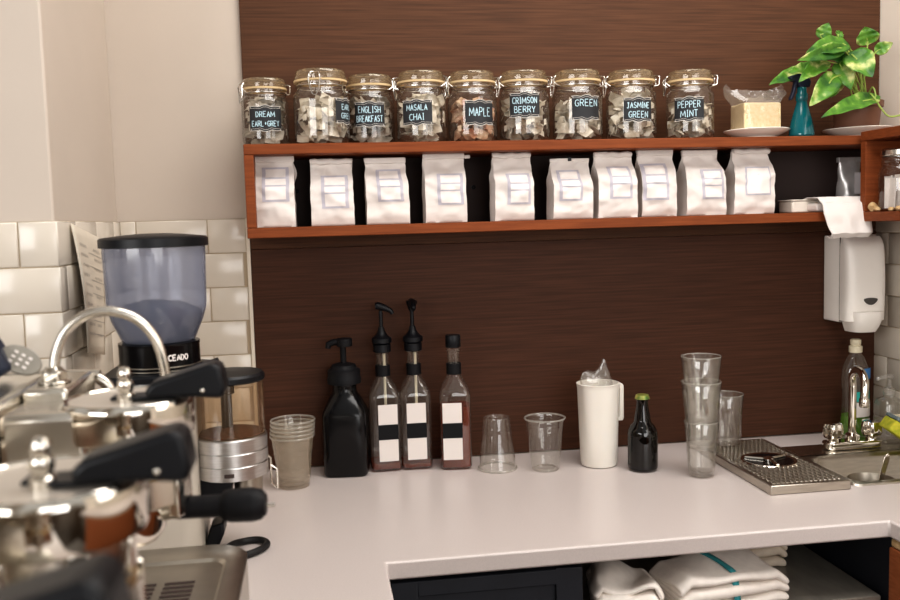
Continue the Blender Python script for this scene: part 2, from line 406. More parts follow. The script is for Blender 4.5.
# ------------------------------------------------------------------ shelves
SD, SZ0, SZ1, BT = .18, .53, .72, .021
sh = thing('wall_shelf', 'long two-tier reddish-brown wooden box shelf carrying jars and white bags', 'shelf', (.6, 0, SZ0))
bm = NB(); box(bm, -.735, RX - .604, -SD, -.001, SZ1 - SZ0 - BT, SZ1 - SZ0); obj('top_board', bm, 'shelf', sh, bevel=.0015)
bm = NB(); box(bm, -.735, RX - .604, -SD, -.001, 0, BT); obj('bottom_board', bm, 'shelf', sh, bevel=.0015)
bm = NB(); box(bm, -.735, -.716, -SD + .0005, -.001, BT + .0003, SZ1 - SZ0 - BT - .0003); obj('end_panel', bm, 'shelf', sh, bevel=.001)
bm = NB(); box(bm, -.7155, RX - .605, -.006, -.0015, BT + .0005, SZ1 - SZ0 - BT - .0005); obj('back_panel', bm, 'slot', sh)
for x_ in (-.105 + .05 - .6 + .02, .33 - .6 + .035):
    bm = NB(); lathe(bm, [(.005, 0), (.005, .002), (.001, .003)], (0, 0, 0), 16); o = obj('screw', bm, 'black', sh); o.rotation_euler = (PI / 2, 0, 0); o.location = (x_, -.0062, .1)
s2 = thing('corner_shelf', 'short reddish-brown box shelf on the right wall, open towards the room', 'shelf', (1.29, -.55, SZ0))
X0, X1 = 1.209 - 1.29, RX - 1.29 - .001
bm = NB(); box(bm, X0, X1, -.35, .36, SZ1 - SZ0 - BT + .006, SZ1 - SZ0 + .006); obj('top_board', bm, 'shelf', s2, bevel=.0015)
bm = NB(); box(bm, X0, X1, -.35, .36, -.002, BT - .002); obj('bottom_board', bm, 'shelf', s2, bevel=.0015)
bm = NB(); box(bm, X0 + .0005, X1, .341, .36, BT - .0017, SZ1 - SZ0 - BT + .0057); obj('end_panel', bm, 'shelf', s2, bevel=.001)
bm = NB(); box(bm, X1 - .006, X1, -.349, .3405, BT - .0015, SZ1 - SZ0 - BT + .0055); obj('back_panel', bm, 'shelf', s2)

# ------------------------------------------------------------------ lettering: hand-chalked capitals drawn as strokes
G = {
 'A': [[(0, 0), (.5, 1), (1, 0)], [(.2, .38), (.8, .38)]], 'B': [[(0, 0), (0, 1), (.7, .95), (.8, .75), (.65, .55), (0, .52)], [(.65, .52), (.95, .3), (.75, .03), (0, 0)]],
 'C': [[(.95, .85), (.6, 1), (.15, .85), (0, .5), (.15, .12), (.6, 0), (.95, .15)]], 'D': [[(0, 0), (0, 1), (.6, .92), (.95, .5), (.6, .06), (0, 0)]],
 'E': [[(.9, 1), (0, 1), (0, 0), (.9, 0)], [(0, .52), (.7, .52)]], 'F': [[(.9, 1), (0, 1), (0, 0)], [(0, .52), (.7, .52)]],
 'G': [[(.95, .85), (.6, 1), (.15, .85), (0, .5), (.15, .12), (.6, 0), (.95, .2), (.95, .48), (.55, .48)]],
 'H': [[(0, 0), (0, 1)], [(1, 0), (1, 1)], [(0, .5), (1, .5)]], 'I': [[(.15, 1), (.85, 1)], [(.5, 1), (.5, 0)], [(.15, 0), (.85, 0)]],
 'J': [[(.2, 1), (.95, 1)], [(.65, 1), (.65, .2), (.4, 0), (.05, .2)]], 'K': [[(0, 0), (0, 1)], [(.9, 1), (0, .45), (.95, 0)]],
 'L': [[(0, 1), (0, 0), (.9, 0)]], 'M': [[(0, 0), (.06, 1), (.5, .22), (.94, 1), (1, 0)]], 'N': [[(0, 0), (0, 1), (1, 0), (1, 1)]],
 'O': [[(.5, 1), (.1, .8), (0, .5), (.1, .18), (.5, 0), (.9, .18), (1, .5), (.9, .8), (.5, 1)]],
 'P': [[(0, 0), (0, 1), (.75, .95), (.92, .75), (.75, .5), (0, .45)]], 'R': [[(0, 0), (0, 1), (.75, .95), (.92, .75), (.75, .52), (0, .48)], [(.45, .48), (.95, 0)]],
 'S': [[(.92, .85), (.55, 1), (.1, .85), (.12, .6), (.85, .4), (.92, .15), (.5, 0), (.05, .14)]], 'T': [[(0, 1), (1, 1)], [(.5, 1), (.5, 0)]],
 'Y': [[(0, 1), (.5, .42), (1, 1)], [(.5, .42), (.5, 0)]], '+': [[(.2, .5), (.8, .5)], [(.5, .75), (.5, .25)]],
}
def strokes(text, x0, y0, w, h, gap=.35):
    """poly-lines of a word set in a box starting at x0,y0 (w wide, h high)"""
    out = []; rel = [1.45 if c == 'M' else .55 if c == 'I' else 1 for c in text]
    unit = w / (sum(rel) + (len(text) - 1) * gap); x = x0
    for ch, q in zip(text, rel):
        jy = random.uniform(-.04, .04) * h; cw = unit * q
        for st in G.get(ch, []):
            out.append([(x + p[0] * cw, y0 + jy + p[1] * h) for p in st])
        x += cw + unit * gap
    return out
def ribbon(bm, line, w, f):
    """flat stroke of width w mapped to the surface by f(u, v)"""
    pts = [Vector((a, b, 0)) for a, b in line]; prev = None; n = len(pts)
    dense = []
    for i in range(n - 1):
        L = (pts[i + 1] - pts[i]).length; k = max(1, int(L / .004))
        dense += [pts[i].lerp(pts[i + 1], j / k) for j in range(k)]
    dense.append(pts[-1]); n = len(dense)
    for i, p in enumerate(dense):
        t = (dense[min(i + 1, n - 1)] - dense[max(i - 1, 0)]).normalized(); s = Vector((-t.y, t.x, 0)) * w / 2
        a = bm.verts.new(f(p.x + s.x, p.y + s.y)); b = bm.verts.new(f(p.x - s.x, p.y - s.y))
        if prev: bm.faces.new((prev[0], prev[1], b, a))
        prev = (a, b)

# ------------------------------------------------------------------ clip-top jars of tea
def jar(x, y, z, s, w, lines, laz, lz, clasp, label, group, contents, fill, tone='teabag', lw=.07):
    """laz label azimuth offset from the viewer (radians), clasp azimuth offset likewise"""
    face = math.atan2(-2.05 - y, -x)            # azimuth that looks back at the camera side of the room
    t = thing('clip_top_jar', label, 'jar', (x, y, z), 0, group)
    s *= .96
    R = .0535 * w; H = s
    body = [(.001, .002), (R * .86, .002), (R * .97, .007), (R, .016), (R, H * .62), (R * .985, H * .66), (R * .93, H * .705), (R * .86, H * .735), (R * .845, H * .77), (R * .9, H * .775), (R * .905, H * .79), (R * .85, H * .797), (R * .85, H * .83)]
    bm = NB(); lathe(bm, body, (0, 0, 0), 48); obj('jar_body', bm, 'glass', t, angle=60)
    bm = NB(); lathe(bm, [(R * .82, H * .832), (R * .96, H * .833), (R * .965, H * .858), (R * .84, H * .859)], (0, 0, 0), 40); obj('rubber_seal', bm, 'rubber', t)
    bm = NB(); lathe(bm, [(R * .9, H * .86), (R * .945, H * .864), (R * .945, H * .9), (R * .9, H * .908), (R * .9, H * .972), (R * .87, H * .99), (R * .78, H), (R * .7, H * .985), (.001, H * .98)], (0, 0, 0), 40); obj('lid', bm, 'lid_glass', t, angle=60)
    # wire clasp and hinge
    ca = face + clasp
    def pt(r, a, zz): return (r * math.cos(a), r * math.sin(a), zz)
    bm = NB()
    rr = .0014
    d = .22
    tube(bm, smooth_path([pt(R * .9, ca - d, H * .785), pt(R * 1.08, ca - d * .9, H * .83), pt(R * 1.1, ca - d * .8, H * .88), pt(R * .98, ca - d * .7, H * .93), pt(R * .9, ca, H * .94), pt(R * .98, ca + d * .7, H * .93), pt(R * 1.1, ca + d * .8, H * .88), pt(R * 1.08, ca + d * .9, H * .83), pt(R * .9, ca + d, H * .785)], 4), rr, 6)
    tube(bm, smooth_path([pt(R * 1.12, ca - d * .8, H * .87), pt(R * 1.09, ca - d * .8, H * .78), pt(R * 1.1, ca - d * .4, H * .66), pt(R * 1.11, ca, H * .63), pt(R * 1.1, ca + d * .4, H * .66), pt(R * 1.09, ca + d * .8, H * .78), pt(R * 1.12, ca + d * .8, H * .87)], 4), rr, 6)
    hb = ca + PI
    tube(bm, smooth_path([pt(R * .9, hb - d, H * .785), pt(R * 1.1, hb - d * .8, H * .8), pt(R * 1.12, hb - d * .8, H * .85), pt(R * 1.12, hb - d * .8, H * .92), pt(R * .9, hb, H * .94), pt(R * 1.12, hb + d * .8, H * .92), pt(R * 1.12, hb + d * .8, H * .85), pt(R * 1.1, hb + d * .8, H * .8), pt(R * .9, hb + d, H * .785)], 4), rr, 6)
    tube(bm, [pt(R * .91, 2 * PI * i / 36, H * .782) for i in range(37)], rr * .8, 6, False)
    obj('wire_bail', bm, 'wire', t)
    # label bent round the glass
    la = face + laz; rl = R + .0007
    def on(u, v, lift=0): return ((rl + lift) * math.cos(la + u / R), (rl + lift) * math.sin(la + u / R), lz + v)
    hh = .025
    def edge(u): return hh + .0022 * math.exp(-(u / .008) ** 2) - .0016 * math.exp(-((abs(u) - .012) / .004) ** 2)
    bm = NB(); grid(bm, 28, 2, lambda u, v: on((u - .5) * lw, (v * 2 - 1) * edge((u - .5) * lw)))
    lb = obj('chalkboard_label', bm, 'chalkb', t)
    for sg in (-1, 1):
        bm = NB()
        ribbon(bm, [((i / 28 - .5) * lw * 1.04, sg * edge((i / 28 - .5) * lw)) for i in range(29)], .0014, lambda u, v: on(u, v, .0004))
        ribbon(bm, [((i / 28 - .5) * lw * .94, sg * (edge((i / 28 - .5) * lw) - .004)) for i in range(29)], .0007, lambda u, v: on(u, v, .0004))
        for e_ in (-1, 1): ribbon(bm, [(e_ * lw * .46, sg * .0205), (e_ * lw * .46, sg * .0252)], .0014, lambda u, v: on(u, v, .0004))
        obj('label_border', bm, 'chalkw', lb)
    bm = NB()
    for (txt, ww, vh, v0) in lines:
        for st in strokes(txt, -ww / 2, v0, ww, vh): ribbon(bm, st, .0017, lambda u, v: on(u, v, .0006))
    obj('lettering', bm, 'chalk', lb)
    # contents: sachets, strings and tags that nobody could count
    bm = NB(); rnd = random.Random(int(x * 1000) + 3)
    n = int(105 * fill)
    for k in range(n):
        a = rnd.uniform(0, 2 * PI); rad = R * .74 * math.sqrt(rnd.random()); zz = .012 + rnd.random() * H * .64 * fill
        L, Wd = rnd.uniform(.02, .036), rnd.uniform(.016, .026)
        mt = Matrix.Translation((rad * math.cos(a), rad * math.sin(a), zz)) @ Matrix.Rotation(rnd.uniform(0, 6), 4, 'Z') @ Matrix.Rotation(rnd.uniform(-1.3, 1.3), 4, 'X') @ Matrix.Rotation(rnd.uniform(-1, 1), 4, 'Y')
        g = []
        for i in range(4):
            row = []
            for j in range(4):
                u, v = i / 3 - .5, j / 3 - .5
                p = mt @ Vector((u * L, v * Wd, .005 * math.cos(u * 3) * math.cos(v * 3) + .0016 * rnd.uniform(-1, 1)))
                q = math.hypot(p.x, p.y)
                if q > R * .93: p.x *= R * .93 / q; p.y *= R * .93 / q
                p.z = max(.006, p.z); row.append(bm.verts.new(p))
            g.append(row)
        for i in range(3):
            for j in range(3): bm.faces.new((g[i][j], g[i + 1][j], g[i + 1][j + 1], g[i][j + 1]))
    for k in range(9):
        a = face + rnd.uniform(-1.2, 1.2); z1 = .02 + rnd.random() * H * .4 * fill
        tube(bm, smooth_path([pt(R * .9, a, z1), pt(R * .93, a + .12, z1 + .012), pt(R * .92, a + .3, z1 - .006), pt(R * .9, a + .35, z1 + .01)], 4), .0005, 4)
        w2 = .011
        p = [on_(R * .94, a + du, z1 + dv) for du, dv in ((-.1, 0), (.1, .002), (.09, .014), (-.11, .012))]
        bm.faces.new([bm.verts.new(q) for q in p])
    o = obj('tea_sachets', bm, tone); o.location = (x, y, z + T)
    tag(o, contents, 'tea', None, 'stuff')
    return t
def on_(r, a, z): return (r * math.cos(a), r * math.sin(a), z)
JG = 'clip-top jars of tea on the upper shelf'
JZ = SZ1 + .0005
J = [
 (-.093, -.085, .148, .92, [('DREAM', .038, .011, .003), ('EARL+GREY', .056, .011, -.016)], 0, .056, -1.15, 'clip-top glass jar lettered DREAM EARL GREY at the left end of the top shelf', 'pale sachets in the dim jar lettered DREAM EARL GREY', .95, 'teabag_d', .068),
 (.025, -.122, .160, 1.08, [('EARL', .030, .011, .003), ('GREY', .034, .011, -.015)], 1.05, .066, -.2, 'wide clip-top jar with its EARL GREY label turned to the side and clasp facing out', 'pale tea bags with tags in the jar with sideways EARL GREY label', .85, 'teabag', .062),
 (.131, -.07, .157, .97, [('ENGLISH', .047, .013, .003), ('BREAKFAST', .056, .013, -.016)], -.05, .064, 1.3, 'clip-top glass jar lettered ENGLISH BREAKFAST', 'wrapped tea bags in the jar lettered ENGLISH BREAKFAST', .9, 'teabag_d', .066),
 (.238, -.11, .158, 1.0, [('MASALA', .044, .012, .004), ('CHAI', .031, .013, -.016)], -.2, .062, 1.35, 'clip-top glass jar lettered MASALA CHAI', 'pale tea bags in the jar lettered MASALA CHAI', .9, 'teabag', .066),
 (.348, -.11, .157, 1.0, [('MAPLE', .046, .017, -.007)], .32, .060, -1.2, 'clip-top glass jar lettered MAPLE', 'rust-tinted tea bags in the jar lettered MAPLE', .85, 'teabag_r', .064),
 (.463, -.11, .158, 1.02, [('CRIMSON', .052, .013, .003), ('BERRY', .044, .013, -.016)], .03, .075, -1.25, 'clip-top glass jar lettered CRIMSON BERRY', 'pale tea bags with strings in the jar lettered CRIMSON BERRY', .8, 'teabag', .066),
 (.583, -.11, .159, 1.02, [('GREEN', .05, .014, .003)], .38, .068, -1.15, 'clip-top glass jar lettered only GREEN', 'tea bags in the jar lettered only GREEN', .8, 'teabag', .064),
 (.706, -.11, .158, 1.04, [('JASMINE', .05, .012, .003), ('GREEN', .042, .013, -.017)], .3, .063, -1.25, 'clip-top glass jar lettered JASMINE GREEN', 'tea bags in the jar lettered JASMINE GREEN', .95, 'teabag', .064),
 (.844, -.11, .158, .99, [('PEPPER', .048, .014, .003), ('MINT', .036, .014, -.017)], -.03, .064, -1.3, 'clip-top glass jar lettered PEPPER MINT, last in the row on the right', 'pale sachets in the jar lettered PEPPER MINT', .75, 'teabag', .066),
]
for (x, y, h, w, ln, la, lz, cl, lab, cont, fill, tone, lw) in J:
    jar(x, y, JZ, h, w, ln, la, lz, cl, lab, JG, cont, fill, tone, lw)

# ------------------------------------------------------------------ white bags
def bag(x0, x1, ztop, label, seed, yf=-.15, lean=0, skew=0, fold='flat', turn=0, lab=(0, .5, .56, .46), blank=False, topw=.95, z0=.5515):
    lab = (lab[0], lab[1], lab[2] * 1.32, lab[3] * .98)
    W = (x1 - x0); H = ztop - z0; cx = (x0 + x1) / 2; D = .066
    t = thing('coffee_bag', label, 'bag', (cx, yf + D / 2, z0), turn, 'white paper bags on the lower shelf')
    hw = W / 2 * .97
    def shape(s):      # half width, half depth at height fraction s
        k = min(1, max(0, (s - .55) / .38)); k = k * k * (3 - 2 * k)
        wd = hw * (1 - .02 * math.sin(s * PI) + (topw - 1) * k)
        dp = D / 2 * (1 - .9 * k) * (1 - .12 * max(0, .1 - s) / .1)
        return wd, max(.004, dp)
    def pos(a, s, off=0):  # a: 0..1 round the section (0-.36 front, .36-.5 right gusset, ...)
        wd, dp = shape(s)
        per = [(-1, -1), (1, -1), (1, 1), (-1, 1)]
        segs = [.36, .14, .36, .14]; acc = 0
        for k in range(4):
            if a <= acc + segs[k] + 1e-9:
                u = (a - acc) / segs[k]; break
            acc += segs[k]
        p, q = per[k], per[(k + 1) % 4]
        x = (p[0] + (q[0] - p[0]) * u) * wd; y = (p[1] + (q[1] - p[1]) * u) * dp
        if k == 0:
            y -= .007 * math.sin(u * PI) * math.sin(min(1, s * 1.25) * PI) ; nx, ny = 0, -1
        elif k == 2: y += .004 * math.sin(u * PI); nx, ny = 0, 1
        else:
            g = math.sin(u * PI) * (.25 + .6 * s) * dp * .5
            x += -g if k == 1 else g; nx, ny = (1 if k == 1 else -1), 0
        c1 = .0068 * nz(x * 26 + seed * 7, s * 5.5, y * 26 + seed); c2 = .0036 * nz(x * 60 + seed, s * 13, y * 60)
        amp = .45 + .9 * s
        y += (c1 + c2) * amp * (1 if k == 0 else .6)
        x += .8 * c1 * amp * (1 if k in (1, 3) else .3) + .004 * nz(seed * 3.1, s * 6, 5) * s
        x += skew * s * s * W; y += lean * s * H
        return Vector((x + nx * off, y + ny * off, s * H))
    bm = NB()
    na, ns = 56, 30
    P = grid(bm, na, ns, lambda u, v: pos(min(u, .99999), v), closed_u=True)
    bm.faces.new([P[i][0] for i in range(na)]); bm.faces.new([P[i][ns] for i in range(na)])
    obj('paper_body', bm, 'paper', t, angle=75)
    # rolled-down top
    bm = NB(); tw = shape(1)[0]
    xs_ = skew * W
    if fold == 'flat':
        box(bm, -tw * 1.0 + xs_, tw * 1.0 + xs_, -.009 + lean * H, .002 + lean * H, H - .012, H + .0005)
    elif fold == 'tab':
        box(bm, -tw * 1.0 + xs_, tw * 1.0 + xs_, -.009 + lean * H, .002 + lean * H, H - .011, H + .0005); box(bm, tw + xs_, tw + xs_ + .013, -.008 + lean * H, -.002 + lean * H, H - .011, H - .003)
    elif fold == 'roll':
        tube(bm, [(-tw + xs_ + tw * 2 * i / 8, -.006 + lean * H, H - .006 + .0015 * math.sin(i * 2.1)) for i in range(9)], .006, 10)
    elif fold == 'clip':
        box(bm, -tw + xs_, tw + xs_, -.006 + lean * H, .001 + lean * H, H - .008, H)
    obj('folded_top', bm, 'paper', t, bevel=.002)
    if fold == 'clip':
        bm = NB(); box(bm, -.004, .004, -.009 + lean * H, .004 + lean * H, H - .006, H + .003); obj('clip', bm, 'black', t, bevel=.001)['label'] = 'small black clip'
    # printed label with boxes
    lx, lzc, lw, lh = lab
    a0 = .18 + lx * .36; aw = lw * .36 * .92
    def on(u, v, off): return pos(min(.358, max(.002, a0 + (u - .5) * aw)), lzc + (v - .5) * lh, off)
    bm = NB(); grid(bm, 14, 18, lambda u, v: on(u, v, .0012)); L = obj('printed_label', bm, 'ink', t, angle=75)
    if blank: cellsb = [(.06, .94, .05, .95)]
    else: cellsb = [(.12, .88, .06, .43), (.12, .88, .475, .655), (.12, .88, .70, .945)]
    bm = NB()
    for i, (u0, u1, v0, v1) in enumerate(cellsb):
        grid(bm, 10, 6, lambda u, v: on(u0 + (u1 - u0) * u, v0 + (v1 - v0) * v, .0022))
    obj('label_fields', bm, 'lab_white', L, angle=75)
    return t
bag(-.120, -.035, .699, 'smooth upright white bag at the left end of the lower shelf, flat straight top', 1, fold='flat', lab=(.02, .6, .56, .5), topw=1)
bag(-.007, .087, .692, 'white bag second from the left, uneven top tilted at its left corner', 2, fold='roll', lab=(.06, .5, .52, .5), topw=.97)
bag(.109, .204, .692, 'white bag third from the left, pinched flat top and bulging right side', 3, fold='flat', lab=(.06, .58, .5, .5), topw=.95, skew=-.02)
bag(.234, .327, .6985, 'tall white bag with a fold tab sticking out at its top right', 4, fold='tab', lab=(.1, .48, .52, .46), topw=1.0)
bag(.384, .474, .6985, 'crumpled white bag standing under the CRIMSON BERRY jar', 5, fold='roll', lab=(.1, .46, .5, .46), topw=.98, yf=-.152)
bag(.513, .606, .684, 'shorter white bag with a small dark clip at its top', 6, fold='clip', lab=(-.08, .55, .48, .52), topw=.97)
bag(.613, .706, .696, 'wide-shouldered white bag right of the one with the dark clip', 7, fold='roll', lab=(.06, .53, .48, .5), topw=.96, yf=-.155, skew=-.03)
bag(.715, .799, .699, 'narrow upright white bag fourth from the right with a broad flat top', 8, fold='flat', lab=(-.12, .52, .6, .56), topw=1.02, yf=-.148)
bag(.818, .915, .697, 'white bag leaning to the left, its label tilted, second from the right end', 9, fold='flat', lab=(.14, .47, .48, .46), topw=.88, skew=-.06)
bag(.929, 1.03, .6985, 'white bag with a blank label and ruffled slanting top, last on the right', 10, fold='roll', lab=(.05, .5, .52, .44), blank=True, topw=.9, skew=.05)

# ------------------------------------------------------------------ right end of the shelf
def plate(x, y, z, r, label):
    bm = NB(); lathe(bm, [(.001, .003), (r * .5, .003), (r * .52, 0), (r * .58, 0), (r * .6, .004), (r * .97, .017), (r, .0195), (r * .98, .021), (r * .62, .0085), (r * .55, .0065), (.001, .0065)], (0, 0, 0), 48)
    o = obj('saucer', bm, 'china'); o.location = (x, y, z + T)
    return tag(o, label, 'plate', 'white saucers on the upper shelf')
plate(1.006, -.105, JZ, .073, 'white saucer under the film-wrapped cream block')
plate(1.259, -.1, JZ, .077, 'white saucer under the potted plant')
cz = JZ + .0085
ck = thing('wrapped_block', 'cream-coloured square block in crumpled clear film on a saucer', 'wrapped food', (1.006, -.1, cz))
bm = NB(); box(bm, -.044, .044, -.035, .035, 0, .071); 
bmesh.ops.subdivide_edges(bm, edges=bm.edges[:], cuts=6, use_grid_fill=True)
for v in bm.verts: v.co += Vector((nz(v.co.x * 60, v.co.y * 60, v.co.z * 60) * .0018,) * 3); v.co.z = max(0, v.co.z)
obj('block', bm, 'loaf', ck, bevel=.003)
bm = NB()
def filmf(u, v):
    a = 2 * PI * u; n = 8; ca, sa = math.cos(a), math.sin(a)
    k = 1 / (abs(ca) ** n + abs(sa) ** n) ** (1 / n)
    if v < .6:
        s = v / .6; x, y, z = .0462 * k * ca, .0372 * k * sa, .001 + .072 * s
    else:
        s = (v - .6) / .4; w = 1 + .5 * math.sin(s * 2.1) * (1.1 if ca < 0 else .95)
        x, y, z = .0462 * k * ca * w, .0372 * k * sa * (1 - .5 * math.sin(s * PI / 2)), .073 + .04 * s - .022 * (s ** 2) * (1 - abs(ca)) + .006 * math.sin(a * 3) * s
    e = .002 + .005 * max(0, v - .5)
    return (x + e * nz(x * 70, y * 70, z * 70 + 3), y + e * nz(x * 70 + 9, y * 70, z * 70), z + e * nz(x * 70, y * 70 + 5, z * 70) * (v > .1))
grid(bm, 72, 26, filmf, closed_u=True)
obj('film_wrap', bm, 'film', ck, angle=25)

sp = thing('spray_bottle', 'small teal spray bottle with dark trigger head left of the plant', 'spray bottle', (1.101, -.132, JZ))
bm = NB(); lathe(bm, [(.001, .001), (.025, .001), (.028, .005), (.0275, .014), (.0225, .04), (.0165, .062), (.0125, .075), (.0115, .08), (.0115, .094)], (0, 0, 0), 32); obj('bottle', bm, 'teal', sp)
bm = NB(); lathe(bm, [(.0125, .082), (.0135, .084), (.0135, .096), (.011, .1), (.0105, .112)], (0, 0, 0), 24, True, True); obj('collar', bm, 'teal', sp)
bm = NB()
prism(bm, [(.016, .112), (.02, .125), (.012, .138), (-.012, .142), (-.034, .136), (-.036, .128), (-.018, .124), (-.01, .112)], -.009, .009)
obj('spray_head', bm, 'navy_pl', sp, bevel=.003)
bm = NB(); prism(bm, [(-.02, .127), (-.014, .126), (-.019, .1), (-.028, .083), (-.034, .084), (-.026, .102)], -.005, .005); obj('trigger', bm, 'navy_pl', sp, bevel=.002)
sp.rotation_euler = (0, 0, .15)

pp = thing('potted_pothos', 'variegated green pothos in a brown pot at the right end of the shelf', 'plant', (1.26, -.095, JZ + .0085))
bm = NB(); lathe(bm, [(.001, .001), (.044, .001), (.046, .004), (.053, .058), (.057, .06), (.058, .074), (.054, .075), (.05, .062), (.001, .062)], (0, 0, 0), 40); obj('pot', bm, 'pot', pp)
bm = NB(); lathe(bm, [(.05, .0625), (.03, .067), (.001, .069)], (0, 0, 0), 24); obj('soil', bm, 'soil', pp)
LV = [((-0.1017, -0.02, 0.2171), (-0.0905, -0.03, 0.2487), 0.0328),
 ((-0.0695, -0.06, 0.1939), (-0.1755, -0.09, 0.1759), 0.0486),
 ((-0.082, -0.07, 0.1834), (-0.2032, -0.11, 0.1537), 0.0349),
 ((-0.1461, -0.02, 0.1412), (-0.24, -0.05, 0.1143), 0.0349),
 ((-0.1102, -0.05, 0.1586), (-0.1972, -0.1, 0.1138), 0.0391),
 ((-0.0996, -0.07, 0.1209), (-0.1772, -0.11, 0.0583), 0.0465),
 ((-0.0519, -0.06, 0.1725), (-0.0332, -0.11, 0.118), 0.0623),
 ((0.006, -0.03, 0.2037), (-0.0075, -0.04, 0.2373), 0.0486),
 ((0.0211, -0.04, 0.1824), (0.0484, -0.06, 0.1988), 0.0285),
 ((-0.0005, -0.07, 0.0758), (-0.1534, -0.12, 0.0369), 0.04),
 ((-0.0744, -0.05, 0.1552), (-0.0653, -0.08, 0.0945), 0.0454),
 ((-0.0835, -0.03, 0.1804), (-0.066, -0.07, 0.1541), 0.0317),
 ((-0.1367, -0.04, 0.1499), (-0.2058, -0.07, 0.1355), 0.0264),
 ((-0.0494, 0.0, 0.2251), (-0.0387, 0.0, 0.235), 0.0211),
 ((-0.0615, -0.03, 0.1175), (-0.0947, -0.05, 0.0809), 0.0264),
 ((0.0056, 0.0, 0.1613), (-0.0156, 0.01, 0.1928), 0.0317)]   # base, tip, width of each leaf, from the middle of the pot foot
bl = NB(); bs = NB()
for i, (b, tp, w) in enumerate(LV):
    B = Vector(b); E_ = Vector(tp); ax = E_ - B; L = ax.length; ax.normalize()
    view = Vector((-.45, -1, .25 + .3 * math.sin(i * 2.3))).normalized()
    side = ax.cross(view).normalized(); nr = side.cross(ax).normalized()
    W = w
    def lf(u, v):
        k = v; prof = (math.sin(PI * min(1, k ** .62)) ** .8) if k < 1 else 0
        s = (u - .5) * 2
        back = -.12 * L * abs(s) * math.exp(-k * 5)
        p = B + ax * (k * L + back) + side * (s * W / 2 * prof * 1.05)
        p = p + nr * (.16 * W * abs(s) * prof - .18 * L * (k - .3) ** 2 + .002 * math.sin(k * 20 + i) * abs(s))
        return p
    grid(bl, 8, 14, lf)
    root = Vector(((.5 - (i * .37) % 1) * .04, -.01 - .02 * ((i * .61) % 1), .066))
    mid = (root + B) / 2 + Vector((0, -.008, .03))
    tube(bs, smooth_path([root, mid, B, B + ax * L * .25], 5), [.0022] * 0 or .0017, 6)
V_ = [Vector(q) for q in ((-.008, -.08, .072), (.005, -.084, .05), (.0225, -.088, .0315), (.052, -.094, .034), (.1, -.1, .042))]
tube(bs, smooth_path([Vector((.0, -.02, .066)), Vector((-.01, -.06, .085))] + V_, 5), .002, 6)
obj('leaves', bl, 'leaf', pp, solid=.0006, angle=80)
obj('stems', bs, 'stem', pp)

bx_ = thing('small_box', 'low white card box lying on the lower shelf right of the bags', 'box', (1.128, -.1, .5515))
bm = NB(); box(bm, -.048, .048, -.03, .03, 0, .026); obj('tray', bm, 'cardbd', bx_, bevel=.003)
bm = NB(); box(bm, -.05, .062, -.032, .032, .0265, .0295); obj('flap', bm, 'cardbd', bx_, bevel=.001)
bm = NB(); lathe(bm, [(.006, 0), (.006, .0012), (.001, .0013)], (0, 0, 0), 16); o = obj('sticker', bm, 'rubber', bx_); o.rotation_euler = (PI / 2, 0, 0); o.location = (.012, -.0302, .016)
fo = thing('foil_pouch', 'crinkled silver foil pouch standing on the lower shelf behind the corner', 'pouch', (1.268, -.055, .5515))
bm = NB()
def ff(u, v):
    a = 2 * PI * u; d = .026 * (1 - v ** 2 * .9); x = .03 * math.cos(a) * (1 - .05 * math.sin(v * PI)); y = d * math.sin(a)
    return (x + .003 * nz(v * 6, a, 2), y + .004 * nz(x * 50, v * 6, 1), v * .128)
P = grid(bm, 40, 20, ff, True); bm.faces.new([p[0] for p in P]); bm.faces.new([p[-1] for p in P])
obj('pouch_body', bm, 'foil', fo, angle=30)
bm = NB(); box(bm, -.03, .03, -.0065, .0065, .116, .1275); obj('seal_strip', bm, 'foil', fo, bevel=.001)
bm = NB(); grid(bm, 6, 4, lambda u, v: (-.004 + u * .034, -.0285 - .002 * math.sin(u * 3), .04 + v * .05)); obj('label_patch', bm, 'lab_grey', fo)

pk = thing('paper_stack', 'loose white paper wrapper drooping over the shelf edge above the soap dispenser', 'paper', (1.145, -.17, .5515))
bm = NB()
def pf(u, v):
    x = -.03 + u * .112; s = v
    prof = [(.09, .0), (.085, .02), (.04, .03), (-.005, .029), (-.026, .018), (-.032, -.004), (-.036, -.028), (-.042, -.048), (-.03, -.058), (-.016, -.055)]
    m = len(prof) - 1; i = min(int(s * m), m - 1); f = s * m - i
    y = prof[i][0] * (1 - f) + prof[i + 1][0] * f; z = prof[i][1] * (1 - f) + prof[i + 1][1] * f
    if z < -.004: x += (.5 - u) * (-z - .004) * .35 + .006 * (-z / .05)
    return (x + .003 * nz(u * 4, s * 5, 3), y + .004 * nz(u * 5, s * 6, 7), max(z, .0015) + .002 * nz(u * 5, s * 5, 1) + .0025 if y > -.012 else z + .002 * nz(u * 5, s * 5, 1))
grid(bm, 16, 36, pf); obj('drooping_sheet', bm, 'paper', pk, solid=.002, angle=25)
bm = NB(); box(bm, -.028, .045, .0, .08, .001, .02); obj('folded_layers', bm, 'paper', pk, bevel=.006, seg=3)

